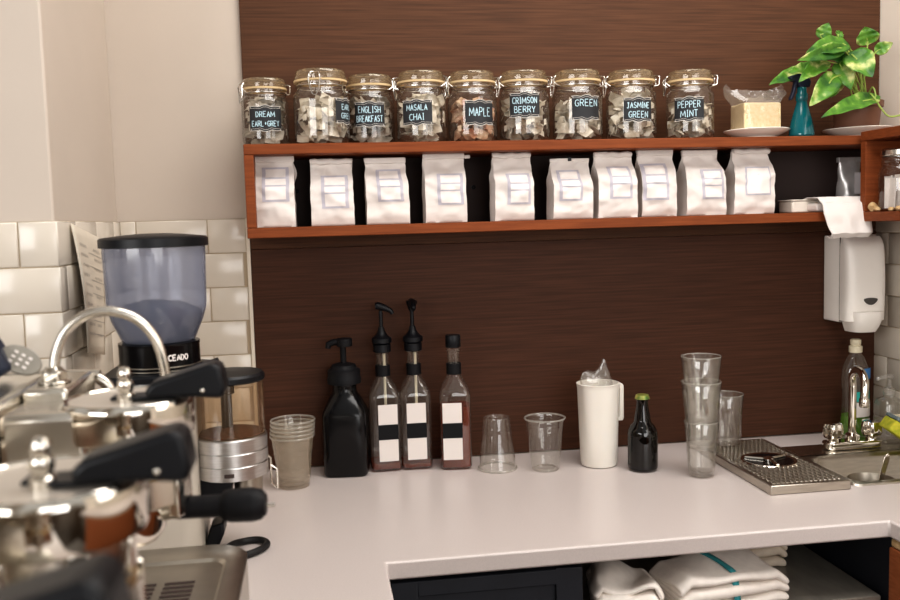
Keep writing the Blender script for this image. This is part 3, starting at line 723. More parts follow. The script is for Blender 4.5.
# things on the corner shelf
J2 = thing('storage_jar', 'ribbed-neck glass jar on the right-hand corner shelf', 'jar', (1.262, -.258, SZ0 + BT - .0015))
R = .046
bm = NB(); lathe(bm, [(.001, .002), (R * .9, .002), (R, .01), (R, .082), (R * .9, .094), (R * .86, .098), (R * .9, .101), (R * .86, .104), (R * .9, .107), (R * .86, .11), (R * .88, .118)], (0, 0, 0), 40); obj('jar_body', bm, 'glass', J2, angle=60)
bm = NB(); lathe(bm, [(R * .9, .119), (R * .92, .12), (R * .92, .13), (R * .85, .134), (.001, .135)], (0, 0, 0), 36); obj('lid', bm, 'chrome_s', J2)
bm = NB(); rnd = random.Random(11)
for k in range(9):
    a = rnd.uniform(0, 6.28); r_ = .012 + .018 * rnd.random()
    mt = Matrix.Translation((r_ * math.cos(a), r_ * math.sin(a), .04)) @ Matrix.Rotation(rnd.uniform(0, 3), 4, 'Z') @ Matrix.Rotation(rnd.uniform(-.15, .15), 4, 'X')
    box(bm, -.012, .012, -.0015, .0015, -.034, .022 + .02 * rnd.random(), mt)
o = obj('paper_packets', bm, 'lab_white'); o.location = (1.262, -.258, SZ0 + BT - .0015 + T); tag(o, 'white paper packets inside the jar on the corner shelf', 'packets', None, 'stuff')
for k, (x, y, r) in enumerate(((1.219, -.222, .010), (1.218, -.24, .0065), (1.2155, -.292, .006), (1.2185, -.312, .007))):
    bm = NB(); ball(bm, (0, 0, r * .78), r, 1, 1.3 if k else 1, .8, 10, 7)
    for v in bm.verts: v.co += Vector((1, 1, .5)) * .0025 * nz(v.co.x * 150 + k, v.co.y * 150, v.co.z * 150)
    for v in bm.verts: v.co.z = max(v.co.z, 0)
    if k == 0:
        for v in bm.verts: v.co.z *= 1.3
    o = obj('wood_chip', bm, 'cork'); o.location = (x, y, SZ0 + BT - .0015 + T)
    tag(o, ('pale rounded wood chip standing in the left end of the corner shelf', 'small wood chip between the rounded chip and the corner shelf jar', 'small flat wood chip in front of the corner shelf jar', 'flat wood chip farthest right on the corner shelf')[k], 'wood chip', 'wood chips on the corner shelf')

# ------------------------------------------------------------------ soap dispenser on the panel
sd = thing('soap_dispenser', 'white wall-mounted soap dispenser with push lip hanging above the sink', 'dispenser', (1.287, -.0005, .266))
bm = NB()
prism(bm, [(-.05, 0), (-.05, -.06), (-.046, -.068), (.046, -.068), (.05, -.06), (.05, 0)], .02, .228, 'z'); obj('back_case', bm, 'white_pl', sd, bevel=.004, seg=3)
bm = NB(); prism(bm, [(-.0495, -.0675), (-.0495, -.0695), (.0495, -.0695), (.0495, -.0675)], .022, .2255, 'z'); obj('seam', bm, 'slot', sd)
bm = NB()
def cover(u, v):
    a = PI * u; zz = .025 + v * .2
    k = 1 / (abs(math.cos(a)) ** 5 + abs(math.sin(a)) ** 5) ** (1 / 5)
    bul = .042 * (1 - .35 * v ** 3) * (.86 + .14 * math.sin(min(1, v * 1.4) * PI / 2)); top = max(0, (v - .88) / .12)
    return (-.0505 * k * math.cos(a) * (1 - .05 * top), -.0705 - bul * k * math.sin(a) * (1 - .55 * top ** 2), zz)
P = grid(bm, 30, 18, cover); bm.faces.new([p[-1] for p in P]); bm.faces.new([p[0] for p in P])
obj('front_cover', bm, 'white_pl', sd)
bm = NB()
def lip(u, v):
    a = PI * u; s = math.sin(PI / 2 * v)
    k = 1 / (abs(math.cos(a)) ** 3.5 + abs(math.sin(a)) ** 3.5) ** (1 / 3.5)
    return (-.041 * k * math.cos(a) * (1 - .25 * (1 - v) ** 2), -.062 - .066 * k * math.sin(a) * (1 - .3 * (1 - v) ** 2), -.002 + .05 * v)
P = grid(bm, 26, 12, lip); bm.faces.new([p[-1] for p in P]); bm.faces.new([p[0] for p in P])
obj('push_lip', bm, 'white_pl', sd, bevel=0)
bm = NB(); pts = [(math.cos(2 * PI * i / 24), math.sin(2 * PI * i / 24)) for i in range(24)]
f = [bm.verts.new((.004 + .017 * c, -.1127, .072 + .0085 * s * (1 - .25 * c * c) + .004 * c * c)) for c, s in pts]; bm.faces.new(f)
g_ = [bm.verts.new((v.co.x, -.106, v.co.z)) for v in f]; bridge(bm, f, g_)
obj('level_window', bm, 'ind', sd)

# ------------------------------------------------------------------ bottles on the worktop
sb = thing('sauce_bottle', 'black glossy sauce bottle with pump top, left of the syrup bottles', 'bottle', (.052, -.062, .0005), -.12)
bm = NB(); lathe(bm, [(.001, .001, 6), (.046, .001, 6), (.049, .006, 6), (.049, .134, 6), (.0475, .143, 5), (.034, .172, 3), (.0275, .182), (.0265, .2), (.028, .203)], (0, 0, 0), 56, False, True); obj('bottle_body', bm, 'black_g', sb, angle=50)
bm = NB(); lathe(bm, [(.03, .2), (.0375, .202), (.0375, .215), (.036, .2175), (.036, .232), (.029, .236), (.026, .243), (.014, .247)], (0, 0, 0), 36, True, True); obj('pump_cap', bm, 'black_m', sb)
bm = NB(); lathe(bm, [(.0068, .246), (.0068, .286)], (0, 0, 0), 16, True, True); lathe(bm, [(.017, .284), (.017, .3), (.014, .302)], (.004, 0, 0), 24, True, True)
tube(bm, [(0, 0, .294), (-.02, 0, .294), (-.032, 0, .289), (-.033, 0, .28)], [.008, .0075, .007, .0065], 12); obj('pump_head', bm, 'black_m', sb, bevel=.001)
bm = NB(); grid(bm, 4, 8, lambda u, v: (-.0498, -.022 + u * .03, .03 + v * .072)); obj('side_label', bm, 'lab_grey', sb)

def syrup(x, y, rz, lx, label, level, pump, grp='square syrup bottles'):
    t = thing('syrup_bottle', label, 'bottle', (x, y, .0005), rz, grp)
    n = 7
    body = [(.001, .003, n), (.031, .002, n), (.0345, .006, n), (.035, .012, n), (.035, .166, n), (.0345, .172, 6), (.028, .19, 3), (.018, .206), (.0155, .213), (.0145, .235), (.014, .262), (.0165, .264), (.0165, .27), (.014, .272), (.014, .276)]
    bm = NB(); lathe(bm, body, (0, 0, 0), 56); obj('bottle_glass', bm, 'bottle', t, angle=50)
    bm = NB(); lathe(bm, [(.001, .006, n), (.0325, .006, n), (.0325, level, n), (.001, level, n)], (0, 0, 0), 48); obj('syrup', bm, 'amber_liq', t)['label'] = 'amber syrup'
    bm = NB(); lathe(bm, [(.0168, .212), (.0166, .236), (.0155, .2365)], (0, 0, 0), 32); lathe(bm, [(.0168, .212), (.015, .2115)], (0, 0, 0), 32); obj('neck_tape', bm, 'black_m', t)
    bm = NB(); grid(bm, 8, 10, lambda u, v: (lx + (u - .5) * .043, -.0357, .024 + v * .128)); L = obj('front_label', bm, 'lab_white', t)
    bm = NB(); grid(bm, 8, 4, lambda u, v: (lx + (u - .5) * .0445, -.0362, .073 + v * .034)); obj('black_band', bm, 'black_m', L)
    if pump:
        bm = NB(); lathe(bm, [(.0165, .265), (.02, .267), (.02, .283), (.0175, .285), (.0225, .287), (.0225, .297), (.014, .303), (.0085, .312), (.006, .322)], (0, 0, 0), 32, True, True); obj('pump_collar', bm, 'black', t)
        bm = NB(); lathe(bm, [(.0042, .318), (.0042, 0.359)], (0, 0, 0), 14, True, True)
        if pump == 1:
            tube(bm, [(-.012, 0, 0.370), (-.006, 0, 0.370), (.006, 0, 0.366), (.022, -.004, 0.358), (.026, -.004, 0.351)], [.007, .0085, .0075, .0055, .0045], 12)
        else:
            tube(bm, [(0, .012, 0.374), (0, .004, 0.374), (0, -.012, 0.372), (.001, -.03, 0.368), (.001, -.034, 0.362)], [.007, .0095, .0085, .006, .005], 12); lathe(bm, [(.006, 0.355), (.012, 0.373), (.012, 0.378), (.008, 0.380)], (0, 0, 0), 20, True, True)
        obj('pump_head', bm, 'black', t)
        bm = NB(); lathe(bm, [(.0032, .02), (.0032, .262)], (.004, 0, 0), 8, True, True); obj('dip_tube', bm, 'cream_pl', t)
    else:
        bm = NB(); lathe(bm, [(.0158, .272), (.017, .274), (.017, .297), (.0155, .3), (.001, .3005)], (0, 0, 0), 30, True); obj('screw_cap', bm, 'black', t)
    return t
syrup(.139, -.052, .02, .005, 'nearly empty syrup bottle with pump spout pointing right, next to the black sauce bottle', .018, 1)
syrup(.209, -.052, -.02, 0, 'nearly empty syrup bottle with the tallest pump, middle of the three syrup bottles', .014, 2)
syrup(.297, -.076, -.1, -.008, 'mostly full amber syrup bottle with a black screw cap', .142, 0)

# ------------------------------------------------------------------ plastic cups, glasses, pitcher, beer
def cup_parts(t, mat, rb=.031, rt=.0455, H=.118):
    bm = NB()
    k = lambda z: rb + (rt - .003 - rb) * z / H
    lathe(bm, [(.001, .006), (rb * .75, .005), (rb * .8, .001), (rb * .97, .001), (rb, .004), (k(.03), .03), (k(H * .62), H * .62), (k(H * .63) + .001, H * .64), (k(H * .74), H * .74), (k(H * .75) + .0015, H * .76), (k(H * .9), H * .9), (rt - .002, H - .004)], (0, 0, 0), 44)
    b = obj('cup_wall', bm, mat, t, angle=50)
    bm = NB(); tube(bm, [((rt - .0012) * math.cos(2 * PI * i / 44), (rt - .0012) * math.sin(2 * PI * i / 44), H - .0025) for i in range(45)], .0022, 8, False); obj('rolled_rim', bm, 'glass_rim', t)
c0 = thing('plastic_cup', 'clear plastic cup standing upright beside the white pitcher', 'cup', (.486, -.149, .0005))
cup_parts(c0, 'cup')
ci = copy_tree(c0); ci['label'] = 'clear plastic cup turned upside down beside the amber syrup bottle'
ci.location = (.384, -.118, .0005 + T + .118); ci.rotation_euler = (PI, 0, 0); ci.scale = (.96, .96, 1)
st = None
NL = ['bottom cup of the nested stack of clear plastic cups by the grinder', 'second cup from the bottom in the nested plastic stack', 'middle cup of the nested stack of clear plastic cups', 'fourth cup from the bottom in the nested plastic stack', 'top cup of the nested stack of clear plastic cups by the grinder']
for k in range(5):
    if st is None:
        st = thing('plastic_cup', NL[0], 'cup', (-.064, -.14, .0005), 0, 'nested plastic cups'); cup_parts(st, 'cupst', .033, .047, .112); o = st
    else:
        o = copy_tree(st); o['label'] = NL[k]
    o.location = (-.064 + .0006 * k, -.146, .0005 + T + k * .0085)

def tumbler(x, y, z, rb, rt, H, label, group='drinking glasses'):
    t = thing('drinking_glass', label, 'glass', (x, y, z), 0, group)
    bm = NB(); q = lambda s: rb + (rt - rb) * s
    lathe(bm, [(.001, .0015), (rb * .85, .001), (rb, .003), (q(.2), H * .2), (q(.6), H * .6), (rt, H - .001), (rt - .0008, H), (rt - .002, H - .001), (q(.6) - .0022, H * .6), (q(.2) - .0022, H * .2), (rb - .004, .011), (.001, .009)], (0, 0, 0), 44); obj('glass_wall', bm, 'clear', t, angle=60)
    bm = NB(); tube(bm, [((rt - .001) * math.cos(2 * PI * i / 44), (rt - .001) * math.sin(2 * PI * i / 44), H - .0008) for i in range(45)], .0013, 6, False); obj('rim', bm, 'glass_rim', t)
    return t
gx, gy = .793, -.279
tumbler(gx, gy, .0005, .0268, .0362, .118, 'short tumbler at the bottom of the stacked drinking glasses')
tumbler(gx, gy, .0585, .0272, .0418, .145, 'pint glass in the middle of the stacked drinking glasses')
tumbler(gx, gy, .1125, .0272, .0418, .145, 'pint glass on top of the stacked drinking glasses')
tumbler(.922, -.122, .0222, .034, .041, .118, 'single drinking glass standing on the drip tray behind the glass stack')

pt_ = thing('pitcher', 'white plastic pitcher with a clear bag in it', 'pitcher', (.612, -.14, .0005))
bm = NB()
lathe(bm, [(.001, .004), (.034, .004), (.036, .001), (.039, .001), (.041, .006), (.043, .06), (.0465, .175), (.0475, .183), (.0485, .185), (.046, .186), (.044, .178), (.04, .03), (.001, .012)], (0, 0, 0), 56)
for v in bm.verts:
    a = math.atan2(v.co.y, v.co.x); z = v.co.z
    d = math.exp(-((a + 2.4) / .3) ** 2) * max(0, (z - .13) / .055) ** 2
    v.co.x *= 1 + .28 * d; v.co.y *= 1 + .28 * d
    v.co.z += .003 * d
obj('pitcher_body', bm, 'pitcher', pt_, angle=50)
bm = NB(); sc2 = [(.0462, .181), (.054, .182), (.0572, .177), (.0572, .104), (.0545, .098), (.0435, .098), (.0435, .105), (.0465, .106), (.0475, .17), (.046, .172)]
prism(bm, sc2, -.008, .008); obj('handle', bm, 'pitcher', pt_, bevel=.002)
pb = thing('plastic_bag', 'crumpled clear plastic bag sticking out of the white pitcher', 'plastic bag', (.612, -.14, .02))
bm = NB()
OUT = [(-.037, .185), (-.040, .2), (-.034, .211), (-.022, .214), (-.012, .211), (.0, .216), (.009, .225), (.0155, .243), (.021, .22), (.027, .196), (.032, .183)]
def bagf(u, v):
    c = math.cos(2 * PI * u); back = u > .5
    t_ = (1 - c) / 2; k = t_ * (len(OUT) - 1); i = min(int(k), len(OUT) - 2); f = k - i
    ox = OUT[i][0] * (1 - f) + OUT[i + 1][0] * f; oz = OUT[i][1] * (1 - f) + OUT[i + 1][1] * f
    z = .03 + (oz - .02 - .03) * v
    x = (.032 * (2 * t_ - 1)) * (1 - v) + ox * v if z > .13 else .031 * (2 * t_ - 1)
    y = (1 if back else -1) * .03 * math.sqrt(max(0, 1 - (2 * t_ - 1) ** 2)) * (1 - .85 * max(0, (v - .55) / .45) ** 1.3)
    e = .0015 + .005 * v
    return (x + e * .6 * nz(x * 50, y * 50, v * 9), y + e * nz(x * 60 + 5, y * 60, v * 9), z + e * .5 * nz(x * 60, y * 60, v * 4 + 3))
P = grid(bm, 64, 34, bagf, True); bm.faces.new([p[0] for p in P]); obj('bag_film', bm, 'film', pb, angle=28)

be = thing('beer_bottle', 'small brown beer bottle with a green and gold cap right of the pitcher', 'bottle', (.691, -.204, .0005))
pro = [(.001, .003), (.026, .002), (.0315, .005), (.0325, .012), (.0325, .078), (.031, .088), (.026, .098), (.0185, .106), (.0175, .112), (.0165, .122), (.0135, .136), (.0122, .148), (.0122, .154), (.0145, .155), (.0145, .1595), (.0125, .161)]
bm = NB(); lathe(bm, pro, (0, 0, 0), 44); obj('bottle_glass', bm, 'brown_gl', be, angle=50)
bm = NB(); lathe(bm, [(.001, .006), (.0295, .006), (.0302, .01), (.0302, .078), (.001, .0785)], (0, 0, 0), 36); obj('beer', bm, 'beer', be)
bm = NB()
for i in range(42):
    pass
lathe(bm, [(.0155, .157), (.0152, .161), (.0135, .166), (.001, .1668)], (0, 0, 0), 42)
for v in bm.verts:
    if v.co.z < .159:
        a = math.atan2(v.co.y, v.co.x); k = 1 + .05 * math.cos(a * 21); v.co.x *= k; v.co.y *= k
obj('crown_cap', bm, 'cap_g', be)

# ------------------------------------------------------------------ drip tray with pitcher rinser, sink, tap
TX0, TX1, TY0, TY1 = .864, 1.034, -.441, -.086
dt = thing('drip_tray', 'stainless perforated drip tray with a round glass rinser beside the sink', 'drip tray', ((TX0 + TX1) / 2, (TY0 + TY1) / 2, .0005))
hx, hy = (TX1 - TX0) / 2, (TY1 - TY0) / 2
bm = NB(); box(bm, -hx, hx, -hy, hy, 0, .019); obj('tray_body', bm, 'steel', dt, bevel=.002)
bm = NB()
cx, cy, cr = .003, -.004, .054
ny, nx = 34, 15; px_, py_ = (hx * 2 - .02) / nx, (hy * 2 - .02) / ny
for i in range(nx):                     # raised studs between the holes of the grille
    for j in range(ny):
        x = -hx + .01 + (i + .5) * px_; y = -hy + .01 + (j + .5) * py_
        if math.hypot(x - cx, y - cy) < cr + .006: continue
        o_ = px_ * .25 * (1 if j % 2 else -1)
        lathe(bm, [(.0046, .0185), (.0042, .0206), (.003, .0213)], (x + o_ * .6, y, 0), 7, False, True)
        if x > hx: pass
so = obj('stud_grille', bm, 'steel', dt); 
bm = NB(); lathe(bm, [(cr - .004, .019), (cr, .0215), (cr + .004, .0215), (cr + .006, .019)], (cx, cy, 0), 48); obj('rinser_ring', bm, 'chrome', dt)
bm = NB(); lathe(bm, [(cr - .003, .0205), (cr - .012, .0196), (.001, .0195)], (cx, cy, 0), 40); obj('rinser_bowl', bm, 'black_g', dt)
bm = NB()
for k in range(3):
    a = k * 2 * PI / 3 + .4; tube(bm, [(cx, cy, .022), (cx + (cr - .004) * math.cos(a), cy + (cr - .004) * math.sin(a), .0215)], .0035, 8)
lathe(bm, [(.012, .02), (.012, .024), (.006, .027)], (cx, cy, 0), 20, True, True); obj('spray_star', bm, 'chrome', dt)

sk = thing('sink', 'small stainless steel drop-in sink basin set in the worktop corner', 'sink', ((SX0 + SX1) / 2, (SY0 + SY1) / 2, 0))
bx, by = (SX1 - SX0) / 2, (SY1 - SY0) / 2
def rrect(a, b, r, n=6):
    out = []
    for sx, sy, s in ((1, 1, 0), (-1, 1, 1), (-1, -1, 2), (1, -1, 3)):
        for k in range(n + 1):
            t_ = (s + k / n) * PI / 2; out.append((sx * (a - r) + r * math.cos(t_), sy * (b - r) + r * math.sin(t_)))
    return out
bm = NB(); prev = None
for a, b, r, z in ((bx + .012, by + .014, .02, .0), (bx + .01, by + .012, .02, .0035), (bx - .004, by - .004, .03, .0035), (bx - .012, by - .012, .035, -.004), (bx - .016, by - .016, .035, -.11), (bx - .04, by - .04, .03, -.13)):
    rg = [bm.verts.new((x, y, z)) for x, y in rrect(a, b, r)]
    if prev: bridge(bm, prev, rg)
    prev = rg
bm.faces.new(prev); obj('basin', bm, 'steel', sk, angle=50)
bm = NB(); box(bm, -bx - .012, bx + .012, by + .006, by + .098, .0005, .0035); obj('rear_deck', bm, 'chrome_s', sk, bevel=.001)
bm = NB(); lathe(bm, [(.001, -.127), (.02, -.127), (.024, -.1285)], (0, 0, 0), 24); obj('drain', bm, 'chrome', sk)

fc = thing('sink_tap', 'chrome two-handle tap with gooseneck spout behind the sink', 'tap', (1.216, -.16, .004))
bm = NB(); 
P_ = [(x, y) for x, y in rrect(.072, .021, .02)]
prism(bm, P_, 0, .018, 'z'); obj('base_plate', bm, 'chrome', fc, bevel=.004, seg=3)
for sx in (-1, 1):
    bm = NB()
    def kn(u, v):
        a = 2 * PI * u; prof = [(.013, .018), (.013, .024), (.020, .028), (.0235, .036), (.0235, .052), (.021, .06), (.012, .063), (.001, .063)]
        m = len(prof) - 1; i = min(int(v * m), m - 1); f = v * m - i
        r = prof[i][0] * (1 - f) + prof[i + 1][0] * f; z = prof[i][1] * (1 - f) + prof[i + 1][1] * f
        r *= 1 + (.07 * math.cos(a * 6) if .026 < z < .061 else 0)
        return (sx * .049 + r * math.cos(a), r * math.sin(a), z)
    grid(bm, 48, 21, kn, True); obj('handle', bm, 'chrome', fc)
bm = NB(); lathe(bm, [(.016, .018), (.016, .03), (.012, .034), (.01, .036)], (0, 0, 0), 24, True, True)
pth = [(0, 0, .03), (0, 0, .09), (0, 0, .14)] + [(-.0025 * k, -.038 + .038 * math.cos(k * PI / 8), .148 + .04 * math.sin(k * PI / 8)) for k in range(0, 9)] + [(-.0215, -.077, .135), (-.022, -.078, .118)]
tube(bm, smooth_path(pth, 3), .0088, 14); lathe(bm, [(.0095, .112), (.0108, .114), (.0108, .13), (.0095, .132)], (-.022, -.078, 0), 20, True, True); obj('spout', bm, 'chrome', fc)
fc.rotation_euler = (0, 0, 0)

ds = thing('dish_soap_bottle', 'clear dish soap bottle with green liquid and teal label behind the tap', 'bottle', (1.288, -.058, .0045), .1)
pr = [(.001, .001), (.034, .001), (.037, .006), (.037, .03), (.033, .075), (.032, .1), (.035, .135), (.033, .165), (.022, .192), (.013, .203), (.012, .212)]
bm = NB(); lathe(bm, pr, (0, 0, 0), 40, sy=.75); obj('bottle_body', bm, 'bottle', ds, angle=50)
bm = NB(); lathe(bm, [(.001, .003), (.034, .004), (.0355, .008), (.0355, .03), (.0335, .052), (.001, .0525)], (0, 0, 0), 36, sy=.74); obj('liquid', bm, 'green_liq', ds)
bm = NB(); lathe(bm, [(.0145, .205), (.0155, .207), (.0155, .22), (.011, .223), (.0125, .226), (.0125, .236), (.009, .238)], (0, 0, 0), 28, True, True); obj('cap', bm, 'cream_pl', ds)
bm = NB(); grid(bm, 12, 6, lambda u, v: (.0348 * math.sin((u - .4) * 1.9), -.0265 * math.cos((u - .4) * 1.9) - .0005, .088 + v * .024)); obj('teal_label', bm, 'teal_lab', ds)
bm = NB(); grid(bm, 10, 8, lambda u, v: (.0365 * math.sin((u - .1) * 1.4), -.0278 * math.cos((u - .1) * 1.4) - .0006, .142 + v * .026)); obj('upper_label', bm, 'blue_lab', ds)
bm = NB(); grid(bm, 10, 8, lambda u, v: (.0362 * math.sin((u - .4) * 1.6), -.0276 * math.cos((u - .4) * 1.6) - .0004, .05 + v * .036)); obj('lower_label', bm, 'lab_white', ds)
hs = thing('hand_soap_bottle', 'empty clear hand soap bottle right of the dish soap', 'bottle', (1.333, -.125, .0045))
bm = NB(); lathe(bm, [(.001, .001, 4), (.026, .001, 4), (.028, .005, 4), (.028, .088, 4), (.024, .1, 3), (.013, .106), (.0125, .115)], (0, 0, 0), 40); obj('bottle_body', bm, 'bottle', hs, angle=50)
bm = NB(); lathe(bm, [(.0145, .112), (.0145, .126), (.006, .129), (.0045, .15)], (0, 0, 0), 24, True, True); tube(bm, [(.008, 0, .154), (-.008, 0, .154), (-.03, 0, .151), (-.033, 0, .146)], [.006, .0065, .005, .004], 10); obj('pump', bm, 'film', hs)
bm = NB(); grid(bm, 6, 6, lambda u, v: (-.018 + u * .036, -.0288, .03 + v * .04)); obj('label_patch', bm, 'cream_pl', hs)

sg = thing('sponge', 'yellow-green scouring sponge with grey pad leaning at the right of the sink', 'sponge', (1.304, -.222, .011), -.2)
rot = Matrix.Translation((0, 0, .036)) @ Matrix.Rotation(.62, 4, 'Y')
bm = NB(); box(bm, -.045, .045, -.03, .03, -.016, .012, rot); o = obj('foam', bm, 'sp_y', sg, bevel=.004, seg=3)
bm = NB(); box(bm, -.0455, .0455, -.0305, .0305, .0125, .021, rot); obj('scouring_pad', bm, 'sp_g', sg, bevel=.002)

ss = thing('steel_bowl', 'round steel bowl standing in the sink with a spoon in it', 'bowl', (1.143, -.345, -.1295))
bm = NB(); lathe(bm, [(.001, .002), (.024, .0015), (.028, 0), (.032, .004), (.042, .03), (.0455, .07), (.0455, .113), (.0485, .116), (.047, .117), (.0445, .113), (.0442, .07), (.04, .03), (.03, .006), (.001, .005)], (0, 0, 0), 44); obj('bowl_wall', bm, 'steel_d', ss)
spn = thing('spoon', 'steel spoon standing up out of the round bowl in the sink', 'spoon', (1.148, -.338, -.122))
bm = NB()
def spf(u, v):
    w = .003 + .0045 * max(0, (v - .35) / .65); w *= math.sqrt(max(0, 1 - max(0, (v - .9) / .1) ** 2)) + .02
    return ((u - .5) * 2 * w + .03 * v, .003 * math.sin(v * 2) - .012 * v, .012 + v * .15)
grid(bm, 6, 24, spf); obj('shank', bm, 'chrome', spn, solid=.0018)
bm = NB(); ball(bm, (0, 0, 0), .014, .8, .4, 1, 16, 8); o = obj('bowl', bm, 'chrome', spn); o.location = (0, 0, .0145)

# ------------------------------------------------------------------ paper sheet on the side of the pier
ps = thing('paper_note', 'handwritten paper sheet hanging on the side of the tiled pier', 'paper sheet', (PX + .003, -.33, .45))
c4 = [Vector((.0, -.079, .119)), Vector((0, .171, .084)), Vector((.007, .081, -.135)), Vector((.016, -.085, -.108))]
def pn(u, v, off=0):
    p = c4[3].lerp(c4[2], u).lerp(c4[0].lerp(c4[1], u), v)
    return Vector((p.x + .006 * math.sin(v * PI) * (1 - u) + off, p.y - off * .3, p.z))
bm = NB(); grid(bm, 10, 14, lambda u, v: pn(u, v)); obj('sheet', bm, 'sheet', ps, solid=.0006)
bm = NB(); rnd = random.Random(4)
for r in range(10):
    v0 = .86 - r * .078
    for cc in range(2):
        u0 = .12 + cc * .42 + rnd.uniform(0, .03); L = rnd.uniform(.2, .3); n = 14
        ribbon(bm, [(u0 + L * i / n, v0 + (.012 if i % 2 else -.012)) for i in range(n + 1)], .005, lambda u, v: pn(u, v, .0012))
for k in range(7):
    v0 = .82 - k * .11; ribbon(bm, [(.4, v0), (.95, v0)], .005, lambda u, v: pn(u, v, .0011))
obj('handwriting', bm, 'ink2', ps)

# ------------------------------------------------------------------ coffee grinder
gr = thing('coffee_grinder', 'big coffee grinder with a bluish bean hopper and a clear doser at its side', 'coffee grinder', (-.268, -.48, .0005))
bm = NB(); prism(bm, rrect(.062, .085, .03), 0, .3, 'z'); obj('body', bm, 'grey_body', gr, bevel=.004)
bm = NB(); prism(bm, rrect(.085, .088, .035), .3, .318, 'z'); obj('top_plate', bm, 'black', gr, bevel=.004)
bm = NB(); lathe(bm, [(.066, .318), (.066, .358), (.0665, .36), (.0665, .3645), (.06, .366)], (0, 0, 0), 48, True, True); obj('adjusting_collar', bm, 'black_g', gr)
bm = NB()
for i in range(2): tube(bm, [(.0675 * math.cos(a), .0675 * math.sin(a), .321 + i * .006) for a in [2 * PI * k / 48 for k in range(49)]], .0012, 6, False)
obj('collar_rings', bm, 'steel_d', gr)
bm = NB(); tube(bm, [(.06, -.03, .324), (.08, -.035, .327), (.1, -.036, .332)], [.004, .004, .005], 8); obj('adjusting_lever', bm, 'black', gr)
bm = NB()   # worn pale badge on the collar
for st_ in strokes('CEADO', -.017, .338, .034, .009, .25): ribbon(bm, st_, .0026, lambda u, v: (.0668 * math.sin(.62 + u / .066), -.0668 * math.cos(.62 + u / .066), v))
obj('collar_badge', bm, 'lab_white', gr)
bm = NB(); lathe(bm, [(.059, .3665), (.061, .37), (.074, .4), (.0795, .418), (.081, .43), (.0835, .528)], (0, 0, 0), 56); obj('hopper', bm, 'hopper', gr)
bm = NB(); lathe(bm, [(.001, .3695), (.058, .37), (.07, .396), (.0735, .415), (.05, .428), (.02, .434), (.001, .436)], (0, 0, 0), 40)
for v in bm.verts:
    if v.co.z > .41: v.co.z += .006 * nz(v.co.x * 30, v.co.y * 30, 1)
obj('coffee_beans', bm, 'beans', gr)
bm = NB(); lathe(bm, [(.0835, .524), (.0885, .525), (.0885, .538), (.085, .541), (.05, .545), (.02, .547), (.001, .547)], (0, 0, 0), 56, True); obj('hopper_lid', bm, 'black', gr)
# doser
dx, dy = .113, -.02
bm = NB(); lathe(bm, [(.056, .132), (.0605, .134), (.0605, .155), (.059, .1565), (.0605, .158), (.0605, .177), (.059, .1785), (.0605, .18), (.0605, .2), (.058, .202)], (dx, dy, 0), 56, True, True); obj('doser_drum', bm, 'alu', gr)
bm = NB(); lathe(bm, [(.0575, .202), (.0575, .296)], (dx, dy, 0), 56); obj('doser_window', bm, 'doser', gr)
bm = NB(); lathe(bm, [(.0575, .294), (.0605, .296), (.0605, .304), (.057, .308), (.001, .31)], (dx, dy, 0), 56, True); obj('doser_lid', bm, 'black', gr)
bm = NB(); lathe(bm, [(.054, .203), (.054, .206), (.04, .209), (.02, .213), (.001, .214)], (dx, dy, 0), 32); obj('ground_coffee', bm, 'grounds', gr)
bm = NB(); lathe(bm, [(.006, .215), (.006, .27), (.011, .272), (.011, .284)], (dx - .002, dy, 0), 16, True, True); box(bm, dx - .014, dx - .006, dy - .004, dy + .004, .212, .282); obj('doser_spindle', bm, 'black', gr)
bm = NB(); box(bm, dx - .008, dx + .008, dy - .0625, dy - .0595, .141, .1475); obj('drum_slot', bm, 'slot', gr, bevel=.001)
bm = NB(); lathe(bm, [(.022, .098), (.024, .1), (.025, .132)], (dx + .025, dy + .005, 0), 28, True, True); obj('outlet', bm, 'steel_d', gr)
bm = NB(); prism(bm, [(dx - .052, .133), (dx + .004, .133), (dx - .004, .1), (dx - .02, .085), (dx - .052, .085)], dy - .03, dy + .03); obj('chute_bracket', bm, 'black', gr, bevel=.003)
bm = NB(); tube(bm, [(dx + .055, dy, .165), (dx + .064, dy + .004, .155), (dx + .064, dy + .004, .11), (dx + .074, dy + .004, .1), (dx + .074, dy + .004, .135), (dx + .063, dy + .004, .143)], .0022, 8); obj('doser_lever', bm, 'chrome_s', gr)
bm = NB(); prism(bm, [(.064, .02), (.072, .045), (.094, .05), (.094, .03), (.08, .0), (.064, 0)], -.03, .02); obj('base_foot', bm, 'black', gr, bevel=.004)

pc = []
for (x, y, z) in ((-.2, -.62, .0065), (-.185, -.6, .012), (-.165, -.52, .012), (-.145, -.485, .0065), (-.118, -.482, .0065), (-.103, -.505, .0065), (-.115, -.535, .0065), (-.15, -.565, .0065), (-.19, -.6, .0065)): pc.append((x, y, z))
bm = NB(); tube(bm, smooth_path(pc, 7), .006, 10)
o = obj('power_cable', bm, 'cable'); tag(o, 'thick black cable looping on the worktop in front of the grinder', 'cable')

